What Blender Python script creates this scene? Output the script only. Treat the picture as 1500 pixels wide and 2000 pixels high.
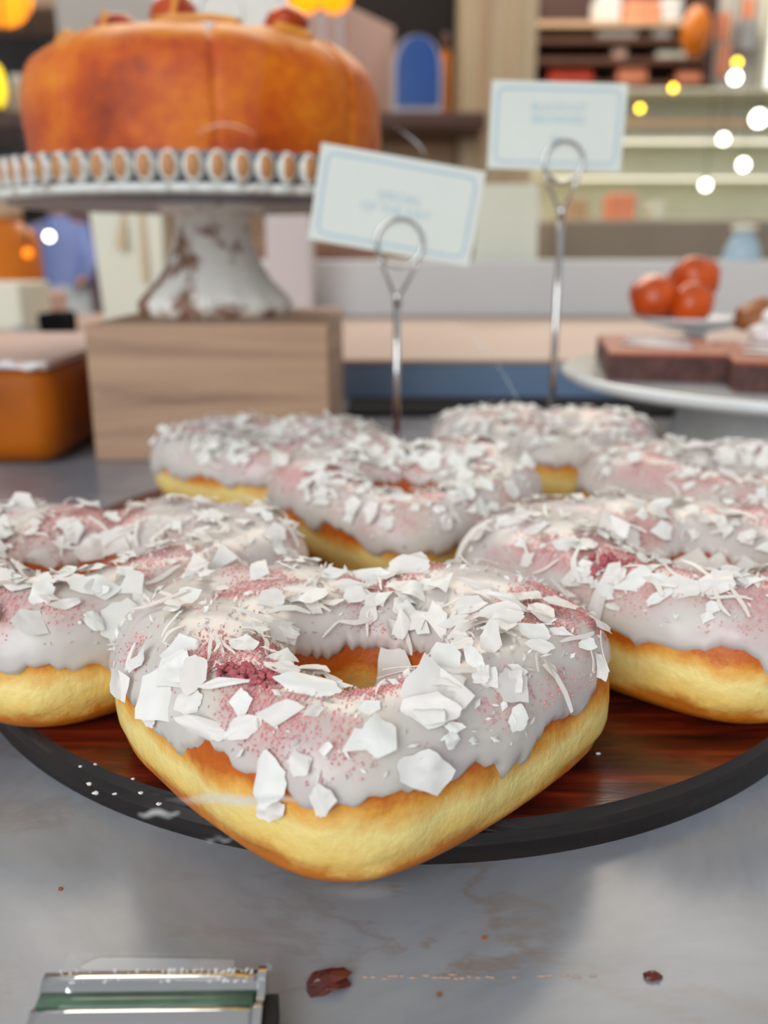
import bpy, bmesh, math, random
import numpy as np
from mathutils import Vector, Matrix, Euler, noise
from mathutils.bvhtree import BVHTree

# ------------------------------------------------------------------ clear
for o in list(bpy.data.objects): bpy.data.objects.remove(o)
SC = bpy.context.scene
COL = SC.collection

# ------------------------------------------------------------------ camera
FPX = 1750.0                       # focal length in px of the 1500x2000 frame
CAM_H = 0.106                      # above the marble
PITCH = math.atan(500.0/FPX)
cd = bpy.data.cameras.new('camera')
cam = bpy.data.objects.new('camera', cd); COL.objects.link(cam)
cam.location = (0, 0, CAM_H)
cam.rotation_euler = (math.pi/2 - PITCH, 0, 0)
cd.sensor_fit = 'VERTICAL'; cd.sensor_height = 36.0
cd.lens = 36.0*FPX/2000.0
cd.clip_start = 0.005; cd.clip_end = 60
cd.dof.use_dof = True
cd.dof.focus_distance = 0.163
cd.dof.aperture_fstop = 12.5
SC.camera = cam

# ------------------------------------------------------------------ world, lights, exposure
W = bpy.data.worlds.new('world'); SC.world = W; W.use_nodes = True
bg = W.node_tree.nodes['Background']
bg.inputs[0].default_value = (0.95, 0.97, 1.0, 1)
bg.inputs[1].default_value = 0.45

def area(name, loc, target, size, energy, color, size_y=None):
    l = bpy.data.lights.new(name, 'AREA'); l.energy = energy; l.color = color
    l.shape = 'RECTANGLE'; l.size = size; l.size_y = size_y or size
    o = bpy.data.objects.new(name, l); COL.objects.link(o); o.location = loc
    d = Vector(target) - Vector(loc); o.rotation_euler = d.to_track_quat('-Z', 'Y').to_euler()
    return o
# daylight through the shop front behind the photographer; the shop's ceiling lamps above the picture
area('window_behind_camera_offscreen', (-1.05, -1.9, 1.05), (0, 0.25, 0), 1.8, 50, (0.94, 0.97, 1.0))
area('ceiling_lamps_shop_offscreen', (0.0, 3.8, 2.2), (0.0, 3.6, 0), 3.0, 150, (1.0, 0.88, 0.72))

SC.view_settings.view_transform = 'Standard'
SC.view_settings.look = 'None'
SC.view_settings.gamma = 1.0
SC.view_settings.use_curve_mapping = False
SC.view_settings.exposure = 0.08

# ------------------------------------------------------------------ helpers
CF = Vector((0, math.cos(PITCH), -math.sin(PITCH)))
CU = Vector((0, math.sin(PITCH), math.cos(PITCH)))
CR = Vector((1, 0, 0))
CO = Vector((0, 0, CAM_H))
def ray(px, py): return CF + CR*((px-750)/FPX) + CU*((1000-py)/FPX)
def on_y(px, py, Y):
    d = ray(px, py); return CO + d*(Y/d.y)
def on_z(px, py, Z):
    d = ray(px, py); return CO + d*((Z-CAM_H)/d.z)

def link(o, parent=None):
    COL.objects.link(o)
    if parent is not None: o.parent = parent
    return o
def tag(o, label=None, cat=None, group=None, kind=None):
    if label: o['label'] = label
    if cat: o['category'] = cat
    if group: o['group'] = group
    if kind: o['kind'] = kind
    return o
def empty(name, loc=(0,0,0), rz=0):
    o = bpy.data.objects.new(name, None); o.empty_display_size = 0.02
    o.location = loc; o.rotation_euler = (0, 0, rz); COL.objects.link(o); return o
def mesh_of(name, verts, faces, mat, smooth=True):
    me = bpy.data.meshes.new(name)
    me.from_pydata([tuple(v) for v in verts], [], [tuple(f) for f in faces]); me.update()
    if mat: me.materials.append(mat)
    if smooth: me.polygons.foreach_set('use_smooth', [True]*len(me.polygons))
    return me
def obj(name, verts, faces, mat, parent=None, smooth=True):
    return link(bpy.data.objects.new(name, mesh_of(name, verts, faces, mat, smooth)), parent)
def bm_obj(name, bm, mat, parent=None, smooth=False):
    bmesh.ops.recalc_face_normals(bm, faces=bm.faces)
    me = bpy.data.meshes.new(name); bm.to_mesh(me); bm.free()
    if mat: me.materials.append(mat)
    if smooth: me.polygons.foreach_set('use_smooth', [True]*len(me.polygons))
    return link(bpy.data.objects.new(name, me), parent)
def add_box(bm, x0, x1, y0, y1, z0, z1, bev=0, seg=2):
    m = Matrix.Translation(((x0+x1)/2, (y0+y1)/2, (z0+z1)/2)) @ Matrix.Diagonal((x1-x0, y1-y0, z1-z0, 1))
    r = bmesh.ops.create_cube(bm, size=1, matrix=m)
    if bev > 0:
        es = list({e for v in r['verts'] for e in v.link_edges})
        bmesh.ops.bevel(bm, geom=es, offset=bev, segments=seg, affect='EDGES', profile=0.5)
def box(name, x0, x1, y0, y1, z0, z1, mat, parent=None, bev=0, smooth=False):
    bm = bmesh.new(); add_box(bm, x0, x1, y0, y1, z0, z1, bev); return bm_obj(name, bm, mat, parent, smooth)
def lathe_data(prof, n=48, rfun=None):
    vs, fs = [], []
    for i in range(n):
        a = 2*math.pi*i/n
        for j, (r, z) in enumerate(prof):
            k = rfun(a, j, z) if rfun else 1.0
            vs.append((r*k*math.cos(a), r*k*math.sin(a), z))
    m = len(prof)
    for i in range(n):
        for j in range(m-1):
            a, b = i*m+j, ((i+1) % n)*m+j
            fs.append((a, b, b+1, a+1))
    return vs, fs
def lathe(name, prof, mat, parent=None, n=48, rfun=None, loc=None, smooth=True):
    vs, fs = lathe_data(prof, n, rfun)
    o = obj(name, vs, fs, mat, parent, smooth)
    if loc is not None: o.location = loc
    return o
def tube_data(pts, rad, n=8, closed=False, flat=1.0, up=(0, 1, 0.013)):
    pts = [Vector(p) for p in pts]; vs, fs = [], []; N = len(pts)
    up = Vector(up)
    for i, p in enumerate(pts):
        a = pts[(i-1) % N] if (closed or i > 0) else p
        b = pts[(i+1) % N] if (closed or i < N-1) else p
        t = (b-a).normalized(); s = t.cross(up)
        if s.length < 1e-4: s = t.cross(Vector((1, 0, 0)))
        s.normalize(); u = s.cross(t)
        r = rad[i] if isinstance(rad, (list, tuple)) else rad
        for k in range(n):
            q = 2*math.pi*k/n
            vs.append(p + s*(r*math.cos(q)) + u*(r*flat*math.sin(q)))
    for i in range(N if closed else N-1):
        for k in range(n):
            a = i*n+k; b = i*n+(k+1) % n; c = ((i+1) % N)*n+(k+1) % n; d = ((i+1) % N)*n+k
            fs.append((a, b, c, d))
    if not closed:
        fs.append(tuple(range(n-1, -1, -1))); fs.append(tuple((N-1)*n+k for k in range(n)))
    return vs, fs
def tube(name, pts, rad, mat, parent=None, n=8, closed=False, flat=1.0, up=(0, 1, 0.013)):
    vs, fs = tube_data(pts, rad, n, closed, flat, up); return obj(name, vs, fs, mat, parent)
def blob_data(c, r, seed, n=10, m=6, amp=.25, fr=1.5):
    vs, fs = [], []
    c = Vector(c); rx, ry, rz = r if isinstance(r, (tuple, list)) else (r, r, r)
    vs.append(c+Vector((0, 0, -rz)))
    for j in range(1, m):
        t = math.pi*j/m
        for i in range(n):
            a = 2*math.pi*i/n
            d = Vector((math.sin(t)*math.cos(a), math.sin(t)*math.sin(a), -math.cos(t)))
            k = 1+amp*noise.noise(d*fr+Vector((seed*3.1, seed*1.7, seed)))
            vs.append(c+Vector((d.x*rx*k, d.y*ry*k, d.z*rz*k)))
    vs.append(c+Vector((0, 0, rz)))
    for i in range(n): fs.append((0, 1+(i+1) % n, 1+i))
    for j in range(m-2):
        for i in range(n):
            a = 1+j*n+i; b = 1+j*n+(i+1) % n; fs.append((a, b, b+n, a+n))
    l = len(vs)-1; s = 1+(m-2)*n
    for i in range(n): fs.append((s+i, s+(i+1) % n, l))
    return vs, fs
def merge(parts):
    V, F = [], []
    for vs, fs in parts:
        o = len(V); V += list(vs); F += [tuple(i+o for i in f) for f in fs]
    return V, F

# ------------------------------------------------------------------ materials
class NT:
    def __init__(s, name):
        s.m = bpy.data.materials.new(name); s.m.use_nodes = True
        s.n = s.m.node_tree.nodes; s.l = s.m.node_tree.links
        s.b = s.n['Principled BSDF']; s.out = s.n['Material Output']
    def N(s, t, **kw):
        n = s.n.new(t)
        for k, v in kw.items(): setattr(n, k, v)
        return n
    def L(s, a, b): s.l.new(a, b)
    def set(s, **kw):
        for k, v in kw.items():
            k = k.replace('_', ' ')
            s.b.inputs[k].default_value = v
    def coords(s, kind='Object', scale=(1,1,1), rot=(0,0,0), loc=(0,0,0)):
        t = s.N('ShaderNodeTexCoord'); m = s.N('ShaderNodeMapping')
        m.inputs['Scale'].default_value = scale; m.inputs['Rotation'].default_value = rot; m.inputs['Location'].default_value = loc
        s.L(t.outputs[kind], m.inputs[0]); return m.outputs[0]
    def noise(s, vec, scale, detail=4, rough=.55, dist=0):
        n = s.N('ShaderNodeTexNoise'); n.inputs['Scale'].default_value = scale; n.inputs['Detail'].default_value = detail
        n.inputs['Roughness'].default_value = rough; n.inputs['Distortion'].default_value = dist
        s.L(vec, n.inputs['Vector']); return n.outputs['Fac']
    def ramp(s, fac, stops):
        r = s.N('ShaderNodeValToRGB'); e = r.color_ramp.elements
        while len(e) < len(stops): e.new(0.5)
        for i, (p, c) in enumerate(stops):
            e[i].position = p; e[i].color = tuple(c)+(1,) if len(c) == 3 else c
        s.L(fac, r.inputs[0]); return r.outputs[0]
    def math(s, op, a, b=None, clamp=False):
        n = s.N('ShaderNodeMath', operation=op); n.use_clamp = clamp
        for i, v in enumerate((a, b)):
            if v is None: continue
            if isinstance(v, (int, float)): n.inputs[i].default_value = v
            else: s.L(v, n.inputs[i])
        return n.outputs[0]
    def mix(s, fac, a, b, mode='MIX'):
        n = s.N('ShaderNodeMix', data_type='RGBA', blend_type=mode)
        if isinstance(fac, (int, float)): n.inputs[0].default_value = fac
        else: s.L(fac, n.inputs[0])
        for i, v in ((6, a), (7, b)):
            if isinstance(v, tuple): n.inputs[i].default_value = v+(1,) if len(v) == 3 else v
            else: s.L(v, n.inputs[i])
        return n.outputs[2]
    def bump(s, h, strength=.3, dist=.001):
        n = s.N('ShaderNodeBump'); n.inputs['Strength'].default_value = strength; n.inputs['Distance'].default_value = dist
        s.L(h, n.inputs['Height']); s.L(n.outputs[0], s.b.inputs['Normal'])
    def color(s, c): 
        if isinstance(c, tuple): s.b.inputs['Base Color'].default_value = c+(1,)
        else: s.L(c, s.b.inputs['Base Color'])

def lin(r, g, b):
    f = lambda v: (v/255/12.92) if v/255 <= .04045 else ((v/255+.055)/1.055)**2.4
    return (f(r), f(g), f(b))
def simple(name, c, rough=.5, metal=0, var=.12, scale=8, **kw):
    t = NT(name); v = t.coords()
    n = t.noise(v, scale, 3)
    lo = tuple(x*(1-var) for x in c); hi = tuple(min(1, x*(1+var)) for x in c)
    t.color(t.ramp(n, [(.3, lo), (.7, hi)])); t.set(Roughness=rough, Metallic=metal, **kw); return t.m
def emit(name, c, s):
    t = NT(name); t.color(c); t.b.inputs['Emission Color'].default_value = c+(1,); t.set(Emission_Strength=s); return t.m

def m_marble():
    t = NT('marble'); v = t.coords()
    n1 = t.noise(v, 9, 6, .6, 1.2); n2 = t.noise(v, 11, 5, .55, .6)
    base = t.ramp(n1, [(.30, lin(110,116,130)), (.52, lin(150,154,161)), (.72, lin(178,177,176))])
    veins = t.ramp(t.math('ABSOLUTE', t.math('SUBTRACT', n2, .5)), [(0, (1,1,1)), (.06, (0,0,0))])
    base = t.mix(t.math('MULTIPLY', veins, .22), base, lin(120,115,112))
    # brown veins
    vw = t.coords(scale=(1, 2.0, 1), rot=(0, 0, -.35))
    bv = t.ramp(t.math('ABSOLUTE', t.math('SUBTRACT', t.noise(vw, 17, 6, .6, .3), .5)), [(0, (1,1,1)), (.035, (0,0,0))])
    bv = t.math('MULTIPLY', bv, t.ramp(t.noise(v, 12, 3), [(.42, (0,0,0)), (.62, (1,1,1))]))
    base = t.mix(t.math('MULTIPLY', bv, .6), base, lin(128,104,86))
    t.color(base); t.set(Roughness=.22); return t.m
def m_dough():
    t = NT('fried_dough'); v = t.coords()
    sp = t.N('ShaderNodeSeparateXYZ'); t.L(v, sp.inputs[0])
    z = t.math('DIVIDE', sp.outputs[2], .030)
    n = t.noise(v, 45, 6, .65); n2 = t.noise(v, 320, 4, .6)
    f = t.math('ADD', z, t.math('MULTIPLY', t.math('SUBTRACT', n, .5), .46))
    f = t.math('ADD', f, t.math('MULTIPLY', t.math('SUBTRACT', n2, .5), .07))
    c = t.ramp(f, [(.00, lin(182,92,18)), (.15, lin(210,124,28)), (.25, lin(247,206,112)), (.42, lin(255,230,148)), (.53, lin(238,172,72)), (.61, lin(206,104,10)), (.78, lin(180,76,4))])
    c = t.mix(.25, c, t.ramp(n2, [(.3, (.85,.74,.6)), (.6, (1,1,1))]), 'MULTIPLY')
    t.color(c); t.set(Roughness=.42, Subsurface_Weight=.18, Subsurface_Scale=.002)
    t.b.inputs['Subsurface Radius'].default_value = (1, .5, .2)
    t.bump(t.noise(v, 420, 5, .65), .55, .0008); return t.m
def m_glaze():
    t = NT('white_glaze'); v = t.coords()
    a = t.N('ShaderNodeAttribute', attribute_name='pink')
    n = t.noise(v, 60, 4)
    base = t.ramp(n, [(.3, lin(204,194,193)), (.7, lin(221,214,202))])
    fine = t.ramp(t.noise(v, 900, 3, .7), [(.42, (0,0,0)), (.60, (1,1,1))])
    k = t.math('MULTIPLY', a.outputs['Fac'], t.math('ADD', .34, t.math('MULTIPLY', fine, .34)), True)
    c = t.mix(k, base, lin(212,138,138))
    t.color(c); t.set(Roughness=.36, Coat_Weight=.15, Coat_Roughness=.2, Subsurface_Weight=.25, Subsurface_Scale=.002)
    t.bump(t.noise(v, 180, 3), .2, .0006); return t.m
def m_coconut(name, c, tr=.3):
    t = NT(name); v = t.coords()
    oi = t.N('ShaderNodeObjectInfo')
    n = t.noise(v, 3, 4)
    col = t.ramp(n, [(.3, tuple(x*.93 for x in c)), (.7, c)])
    col = t.mix(t.math('MULTIPLY', oi.outputs['Random'], .3), col, lin(236,214,206))
    t.color(col); t.set(Roughness=.45)
    tl = t.N('ShaderNodeBsdfTranslucent'); t.L(col, tl.inputs[0])
    ms = t.N('ShaderNodeMixShader'); ms.inputs[0].default_value = tr
    t.L(t.b.outputs[0], ms.inputs[1]); t.L(tl.outputs[0], ms.inputs[2]); t.L(ms.outputs[0], t.out.inputs[0])
    return t.m
def m_wood(name, stops, scale=(1,12,12), sc=9, rough=.5, dist=1.0, bump=.25, kind='Object'):
    t = NT(name); v = t.coords(kind, scale=scale)
    n = t.noise(v, sc, 6, .62, dist); t.color(t.ramp(n, stops)); t.set(Roughness=rough)
    t.bump(n, bump, .0008); return t.m
def m_distress(name, a, b, sc=60, lo=.46, hi=.54):
    t = NT(name); v = t.coords(); n = t.noise(v, sc, 6, .6, .6); n2 = t.noise(v, sc*3, 4)
    f = t.math('ADD', t.math('MULTIPLY', n, .8), t.math('MULTIPLY', n2, .2))
    t.color(t.ramp(f, [(lo, a), (hi, b)])); t.set(Roughness=.6); t.bump(f, .4, .001); return t.m
def m_cake():
    t = NT('orange_cake_crust'); v = t.coords()
    n = t.noise(v, 19, 6, .62); n2 = t.noise(v, 130, 5, .65)
    sp = t.N('ShaderNodeSeparateXYZ'); t.L(v, sp.inputs[0])
    f = t.math('ADD', t.math('MULTIPLY', n, .75), t.math('MULTIPLY', n2, .25))
    c = t.ramp(f, [(.34, lin(140,44,0)), (.47, lin(198,82,0)), (.58, lin(224,116,4)), (.70, lin(238,150,30))])
    zt = t.N('ShaderNodeMapRange'); zt.inputs[1].default_value = .050; zt.inputs[2].default_value = .058
    t.L(t.math('ADD', sp.outputs[2], t.math('MULTIPLY', t.math('SUBTRACT', n2, .5), .012)), zt.inputs[0])
    top = t.ramp(n, [(.35, lin(196,96,2)), (.6, lin(230,142,20)), (.72, lin(226,148,80))])
    t.color(t.mix(zt.outputs[0], c, top)); t.set(Roughness=.5, Specular_IOR_Level=.25)
    t.bump(n2, .35, .002); return t.m
def m_glass(name, tint=(1,1,1), fac=.5, rough=0.0):
    t = NT(name)
    tr = t.N('ShaderNodeBsdfTransparent'); tr.inputs[0].default_value = tint+(1,)
    gl = t.N('ShaderNodeBsdfGlossy'); gl.inputs['Roughness'].default_value = rough
    fr = t.N('ShaderNodeFresnel'); fr.inputs[0].default_value = 1.45
    ms = t.N('ShaderNodeMixShader'); t.L(t.math('MULTIPLY', fr.outputs[0], fac), ms.inputs[0])
    t.L(tr.outputs[0], ms.inputs[1]); t.L(gl.outputs[0], ms.inputs[2]); t.L(ms.outputs[0], t.out.inputs[0]); return t.m
def m_smear():
    t = NT('icing_smear'); v = t.coords(scale=(40, 1, 600))
    n = t.noise(v, 1.0, 4, .6)
    tr = t.N('ShaderNodeBsdfTransparent'); t.color(lin(225,225,222)); t.set(Roughness=.5)
    ms = t.N('ShaderNodeMixShader'); t.L(t.ramp(n, [(.40, (0,0,0)), (.72, (.62,.62,.62))]), ms.inputs[0])
    t.L(tr.outputs[0], ms.inputs[1]); t.L(t.b.outputs[0], ms.inputs[2]); t.L(ms.outputs[0], t.out.inputs[0]); return t.m

M = dict(
    marble=m_marble(), dough=m_dough(), glaze=m_glaze(),
    coco=m_coconut('coconut', lin(255,254,248), .16), shred=m_coconut('coconut_shred', lin(253,249,240), .16),
    pink=simple('raspberry_powder', lin(232,164,162), .7, 0, .25, 300),
    rasp=simple('dried_raspberry', lin(190,98,106), .6, 0, .25, 500),
    board=m_wood('red_brown_board', [(.28, lin(18,6,6)), (.42, lin(66,14,7)), (.55, lin(104,28,12)), (.70, lin(128,52,26))], (14, 120, 20), 1.6, .24, .8, .2),
    rim=m_wood('dark_board_rim', [(.3, lin(10,8,8)), (.6, lin(36,27,25)), (.75, lin(66,56,52))], (18, 18, 240), 1.5, .4, .5, .2),
    cake=m_cake(),
    candied=simple('candied_fruit', lin(182,64,0), .4, 0, .25, 120, Specular_IOR_Level=.3),
    peel=simple('orange_peel', lin(226,150,40), .35, 0, .15, 120),
    beadw=m_distress('whitewash', lin(150,120,96), lin(226,226,220), 120, .36, .46),
    platewood=simple('grey_painted_plate', lin(120,118,122), .5, 0, .2, 60),
    pedestal=m_distress('worn_white_paint', lin(140,104,84), lin(242,238,230), 34, .42, .49),
    beadb=simple('worn_bead_spot', lin(186,128,76), .5, 0, .15, 200),
    crate=m_wood('weathered_pine', [(.25, lin(132,98,80)), (.5, lin(182,146,118)), (.72, lin(202,168,134))], (3, 40, 40), 1.1, .6, .8, .3),
    crateb=m_wood('weathered_pine_side', [(.25, lin(132,98,80)), (.5, lin(182,146,118)), (.72, lin(202,168,134))], (40, 3, 40), 1.1, .6, .8, .3),
    cratet=m_wood('weathered_pine_top', [(.25, lin(132,98,80)), (.5, lin(182,146,118)), (.72, lin(202,168,134))], (3, 40, 40), 1.1, .6, .8, .3),
    card=simple('card_paper', lin(222,226,218), .6, 0, .02, 30), cardblue=simple('pale_blue_ink', lin(172,198,212), .6, 0, .03, 30),
    steel=simple('polished_wire', (.62,.60,.58), .16, 1, .1, 40), chrome=simple('chrome', (.62,.62,.62), .07, 1, .03, 20),
    rubber=simple('black_rubber', lin(30,28,28), .6),
    china=simple('white_china', lin(226,228,228), .18, 0, .02, 10),
    brownie=m_distress('brownie_side', lin(62,30,26), lin(96,56,48), 160, .4, .6),
    brownietop=simple('brownie_top', lin(158,70,24), .5, 0, .18, 80),
    icing=simple('white_icing', lin(236,230,228), .4, 0, .03, 60),
    toffee=simple('toffee_ball', lin(206,80,0), .35, 0, .3, 50, Coat_Weight=.15),
    choux=simple('brown_choux', lin(150,88,40), .5, 0, .25, 70),
    loaf=simple('caramel_loaf', lin(158,80,0), .5, 0, .35, 18, Specular_IOR_Level=.2),
    loaftop=simple('pink_beige_icing', lin(208,176,164), .5, 0, .06, 30),
    shard=simple('caramel_shard', lin(92,22,2), .3, 0, .5, 500),
    pane=m_glass('clear_pane', (.985,.99,.99), .05), smear=m_smear(),
    salmon=simple('salmon_counter', lin(192,164,148), .5, 0, .06, 3),
    whitep=simple('white_panel', lin(212,213,212), .5, 0, .03, 3),
    blue=simple('steel_blue_paint', lin(120,148,180), .4, 0, .1, 12), blacks=simple('black_rail', lin(12,12,14), .9, Specular_IOR_Level=.1),
    dark=simple('dark_wall', lin(30,22,18), .8, 0, .2, 2), floor=simple('floor_boards', lin(96,78,64), .6, 0, .15, 4),
    beige=simple('beige_plaster', lin(206,184,148), .7, 0, .06, 2), peach=simple('peach_plaster', lin(196,162,128), .7, 0, .1, 1.5),
    pale=simple('pale_plaster', lin(200,196,188), .7, 0, .05, 2),
    brown=simple('brown_shelf_wood', lin(88,52,34), .5, 0, .2, 6), dbrown=simple('dark_brown_wood', lin(62,34,26), .5, 0, .2, 4),
    pinkbox=simple('pink_cardboard', lin(206,172,160), .6, 0, .05, 6), palebox=simple('pale_lilac_cardboard', lin(208,198,196), .6, 0, .05, 6),
    royal=simple('royal_blue_foil', lin(0,80,165), .25, 0, .15, 6), silver=simple('silver_card', lin(196,190,198), .4, 0, .05, 6),
    amber=simple('amber_glass', lin(214,116,8), .25, 0, .2, 8), red=simple('red_box', lin(196,56,14), .5), coral=simple('coral_paper', lin(240,150,112), .6, 0, .08, 6),
    cream=simple('cream_paper', lin(222,222,204), .6, 0, .05, 6), grey=simple('grey_plastic', lin(160,160,162), .5), mint=simple('pale_green_case', lin(234,233,212), .4, 0, .06, 3),
    taupe=simple('taupe_panel', lin(150,138,122), .6, 0, .08, 3), skyb=simple('pale_blue_plastic', lin(170,196,210), .4),
    greenstrip=simple('clamp_green', lin(78,104,84), .15, 0, .2, 200),
    traywood=simple('red_brown_tray', lin(142,98,76), .5, 0, .15, 12),
    shirt=simple('blue_shirt', lin(128,146,206), .8, 0, .08, 5), skirt=simple('pale_grey_cloth', lin(186,194,202), .8, 0, .05, 5),
    skin=simple('skin', lin(196,146,120), .6), hair=simple('black_hair', lin(16,13,12), .6),
    mauve=simple('mauve_cloth', lin(140,116,126), .8),
    bulb_o=emit('orange_lamp', lin(255,150,10), 1.6), bulb_a=emit('amber_bulb', lin(255,128,0), 1.5), bulb_y=emit('yellow_bulb', lin(255,196,40), 9), bulb_w=emit('white_bulb', lin(255,255,240), 9),
    led=emit('led_strip', lin(255,250,232), 1.5), win=emit('bright_window', lin(250,252,238), 1.2), yel=emit('yellow_lamp', lin(255,220,20), 1.0),
)

# ================================================================== SETTING
FL = -0.95
o = box('floor', -5, 5, -2.5, 8, FL-.05, FL, M['floor']); tag(o, kind='structure')
o = box('wall_back', -4.5, 4.5, 7.6, 7.75, FL, 2.2, M['dark']); tag(o, kind='structure')
def at_rect(x0, y0, x1, y1, Y):
    a = on_y(x0, y1, Y); b = on_y(x1, y0, Y); return a.x, b.x, a.z, b.z
def pbox(name, rect, Y, depth, mat, label=None, cat=None, group=None, bev=.004, parent=None, kind=None, zbot=None):
    x0, x1, z0, z1 = at_rect(*rect, Y)
    if zbot is not None: z0 = zbot
    o = box(name, x0, x1, Y, Y+depth, z0, z1, mat, parent, bev)
    if parent is None: tag(o, label, cat, group, kind)
    return o
# display counter: marble slab on a cabinet
o = box('marble_counter', -1.1, 1.1, 0.03, 0.70, -.03, 0, M['marble'], bev=.002); tag(o, 'grey white veined marble counter top under the doughnut board', 'counter')
o = box('counter_base', -1.08, 1.08, 0.06, 0.68, FL, -.03, M['brown'], bev=.003); tag(o, 'brown cabinet carrying the marble counter top', 'cabinet')
# the oval serving board, split into planks
BC = Vector((0.005, 0.294)); BA, BB = 0.131, 0.1555; BT = 0.007
board = empty('serving_board', (BC.x, BC.y, 0))
tag(board, 'dark red brown oval wooden serving board under the doughnuts', 'board')
def plank(y0, y1):
    top, bot = [], []
    n = 40
    pts = []
    ys = [y0 + (y1-y0)*(0.5-0.5*math.cos(math.pi*i/n)) for i in range(n+1)]
    k = 0.965
    def hw(y, s): 
        q = 1-(y/(BB*s))**2
        return BA*s*math.sqrt(max(q, 0))
    rings = []
    for s, z in ((1.0, 0.0), (1.0, BT*.5), (.996, BT*.8), (.986, BT)):
        r = [(hw(max(-BB*s, min(BB*s, y)), s), max(-BB*s+1e-5, min(BB*s-1e-5, y)), z) for y in ys]
        l = [(-x, y, zz) for x, y, zz in reversed(r)]
        rings.append(r+l)
    m = len(rings[0]); vs = [v for r in rings for v in r]; fs = []
    mats = []
    for j in range(3):
        for i in range(m):
            fs.append((j*m+i, j*m+(i+1) % m, (j+1)*m+(i+1) % m, (j+1)*m+i)); mats.append(1)
    # top strips
    for i in range(n):
        a = 3*m+i; b = 3*m+i+1; c = 3*m+(m-2-i); d = 3*m+(m-1-i)
        fs.append((a, b, c, d)); mats.append(0)
        fs.append((a-3*m, d-3*m, c-3*m, b-3*m)); mats.append(1)
    o = obj('plank', vs, fs, M['board'], board, False)
    o.data.materials.append(M['rim']); o.data.polygons.foreach_set('material_index', mats)
cuts = [-BB, -.108, -.05, .012, .075, BB]
for i in range(5): plank(cuts[i]+(.0002 if i else 0), cuts[i+1]-(.0002 if i < 4 else 0))

# ================================================================== DOUGHNUTS
DH = 0.030
HC = [(0,-.435),(.10,-.405),(.24,-.290),(.38,-.150),(.475,-.02),(.50,.10),(.465,.235),(.375,.335),(.255,.385),(.13,.372),(.045,.335),(0,.315)]
def heart_outline(n, w):
    pts = HC + [(-x, y) for x, y in reversed(HC[1:-1])]
    P = [np.array(p)*w for p in pts]; m = len(P); dense = []
    for i in range(m):
        p0, p1, p2, p3 = P[i-1], P[i], P[(i+1) % m], P[(i+2) % m]
        for k in range(24):
            t = k/24
            dense.append(.5*((2*p1)+(-p0+p2)*t+(2*p0-5*p1+4*p2-p3)*t*t+(-p0+3*p1-3*p2+p3)*t**3))
    D = np.array(dense)
    for _ in range(14): D = (np.roll(D, 1, 0)+2*D+np.roll(D, -1, 0))/4
    seg = np.linalg.norm(np.roll(D, -1, 0)-D, axis=1); cum = np.concatenate([[0], np.cumsum(seg)])
    Dc = np.vstack([D, D[:1]]); q = np.linspace(0, cum[-1], n, endpoint=False)
    return np.stack([np.interp(q, cum, Dc[:, 0]), np.interp(q, cum, Dc[:, 1])], 1)
class Donut:
    def __init__(s, w, seed, hole=(.132,.122), nt=160):
        s.w, s.seed, s.nt = w, seed, nt
        s.O = heart_outline(nt, w); s.c = np.array((.018*w, -.085*w))
        d = s.O-s.c; a = np.arctan2(d[:, 1], d[:, 0]); s.ang = a
        s.I = s.c+np.stack([hole[0]*w*np.cos(a), hole[1]*w*np.sin(a)], 1)
        s.off = Vector((seed*7.3, seed*3.9, seed*1.3))
        s.bt = 1-.10*np.exp(-((a-math.pi/2)/.16)**2)-.10*np.exp(-((a+math.pi/2)/.7)**2)
    def base(s, i, ph):
        cs, sn = math.cos(ph), math.sin(ph)
        n = 2.5 if sn >= 0 else 3.0
        ex = 2/n
        x = math.copysign(abs(cs)**ex, cs); z = math.copysign(abs(sn)**ex, sn)
        t = .5+.5*x
        if cs > 0:   # crease along the pale side band
            t -= .018*math.exp(-((ph if ph < math.pi else ph-2*math.pi)+.42)**2/.012)
        p = s.I[i]*(1-t)+s.O[i]*t
        zz = .013+(.017*s.bt[i] if sn >= 0 else .013)*z
        return Vector((p[0], p[1], zz))
    def pt(s, i, ph):
        i %= s.nt
        p = s.base(i, ph)
        q = p+s.off
        a = noise.noise(q*32)*.0018+noise.noise(q*95)*.0008+noise.noise(Vector((q.x*150, q.y*150, q.z*420)))*.00028
        lift = max(0, min(1, (p.z-.001)/.006))
        c = s.O[i]*.5+s.I[i]*.5; d = Vector((p.x-c[0], p.y-c[1], p.z-.013)).normalized()
        return p+d*(a*lift)
    def nrm(s, i, ph):
        e = .08
        u = s.pt(i+1, ph)-s.pt(i-1, ph); v = s.pt(i, ph+e)-s.pt(i, ph-e)
        return u.cross(v).normalized()
    def pinkness(s, p):
        q = p+s.off
        a = noise.noise(q*48)+.45*noise.noise(q*130)
        return max(0., min(1., (a+.06)*2.4))
def grid_faces(n, m, closed_m):
    fs = []
    for i in range(n):
        for j in range(m if closed_m else m-1):
            a = i*m+j; b = ((i+1) % n)*m+j; c = ((i+1) % n)*m+(j+1) % m; d = i*m+(j+1) % m
            fs.append((a, b, c, d))
    return fs

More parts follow.
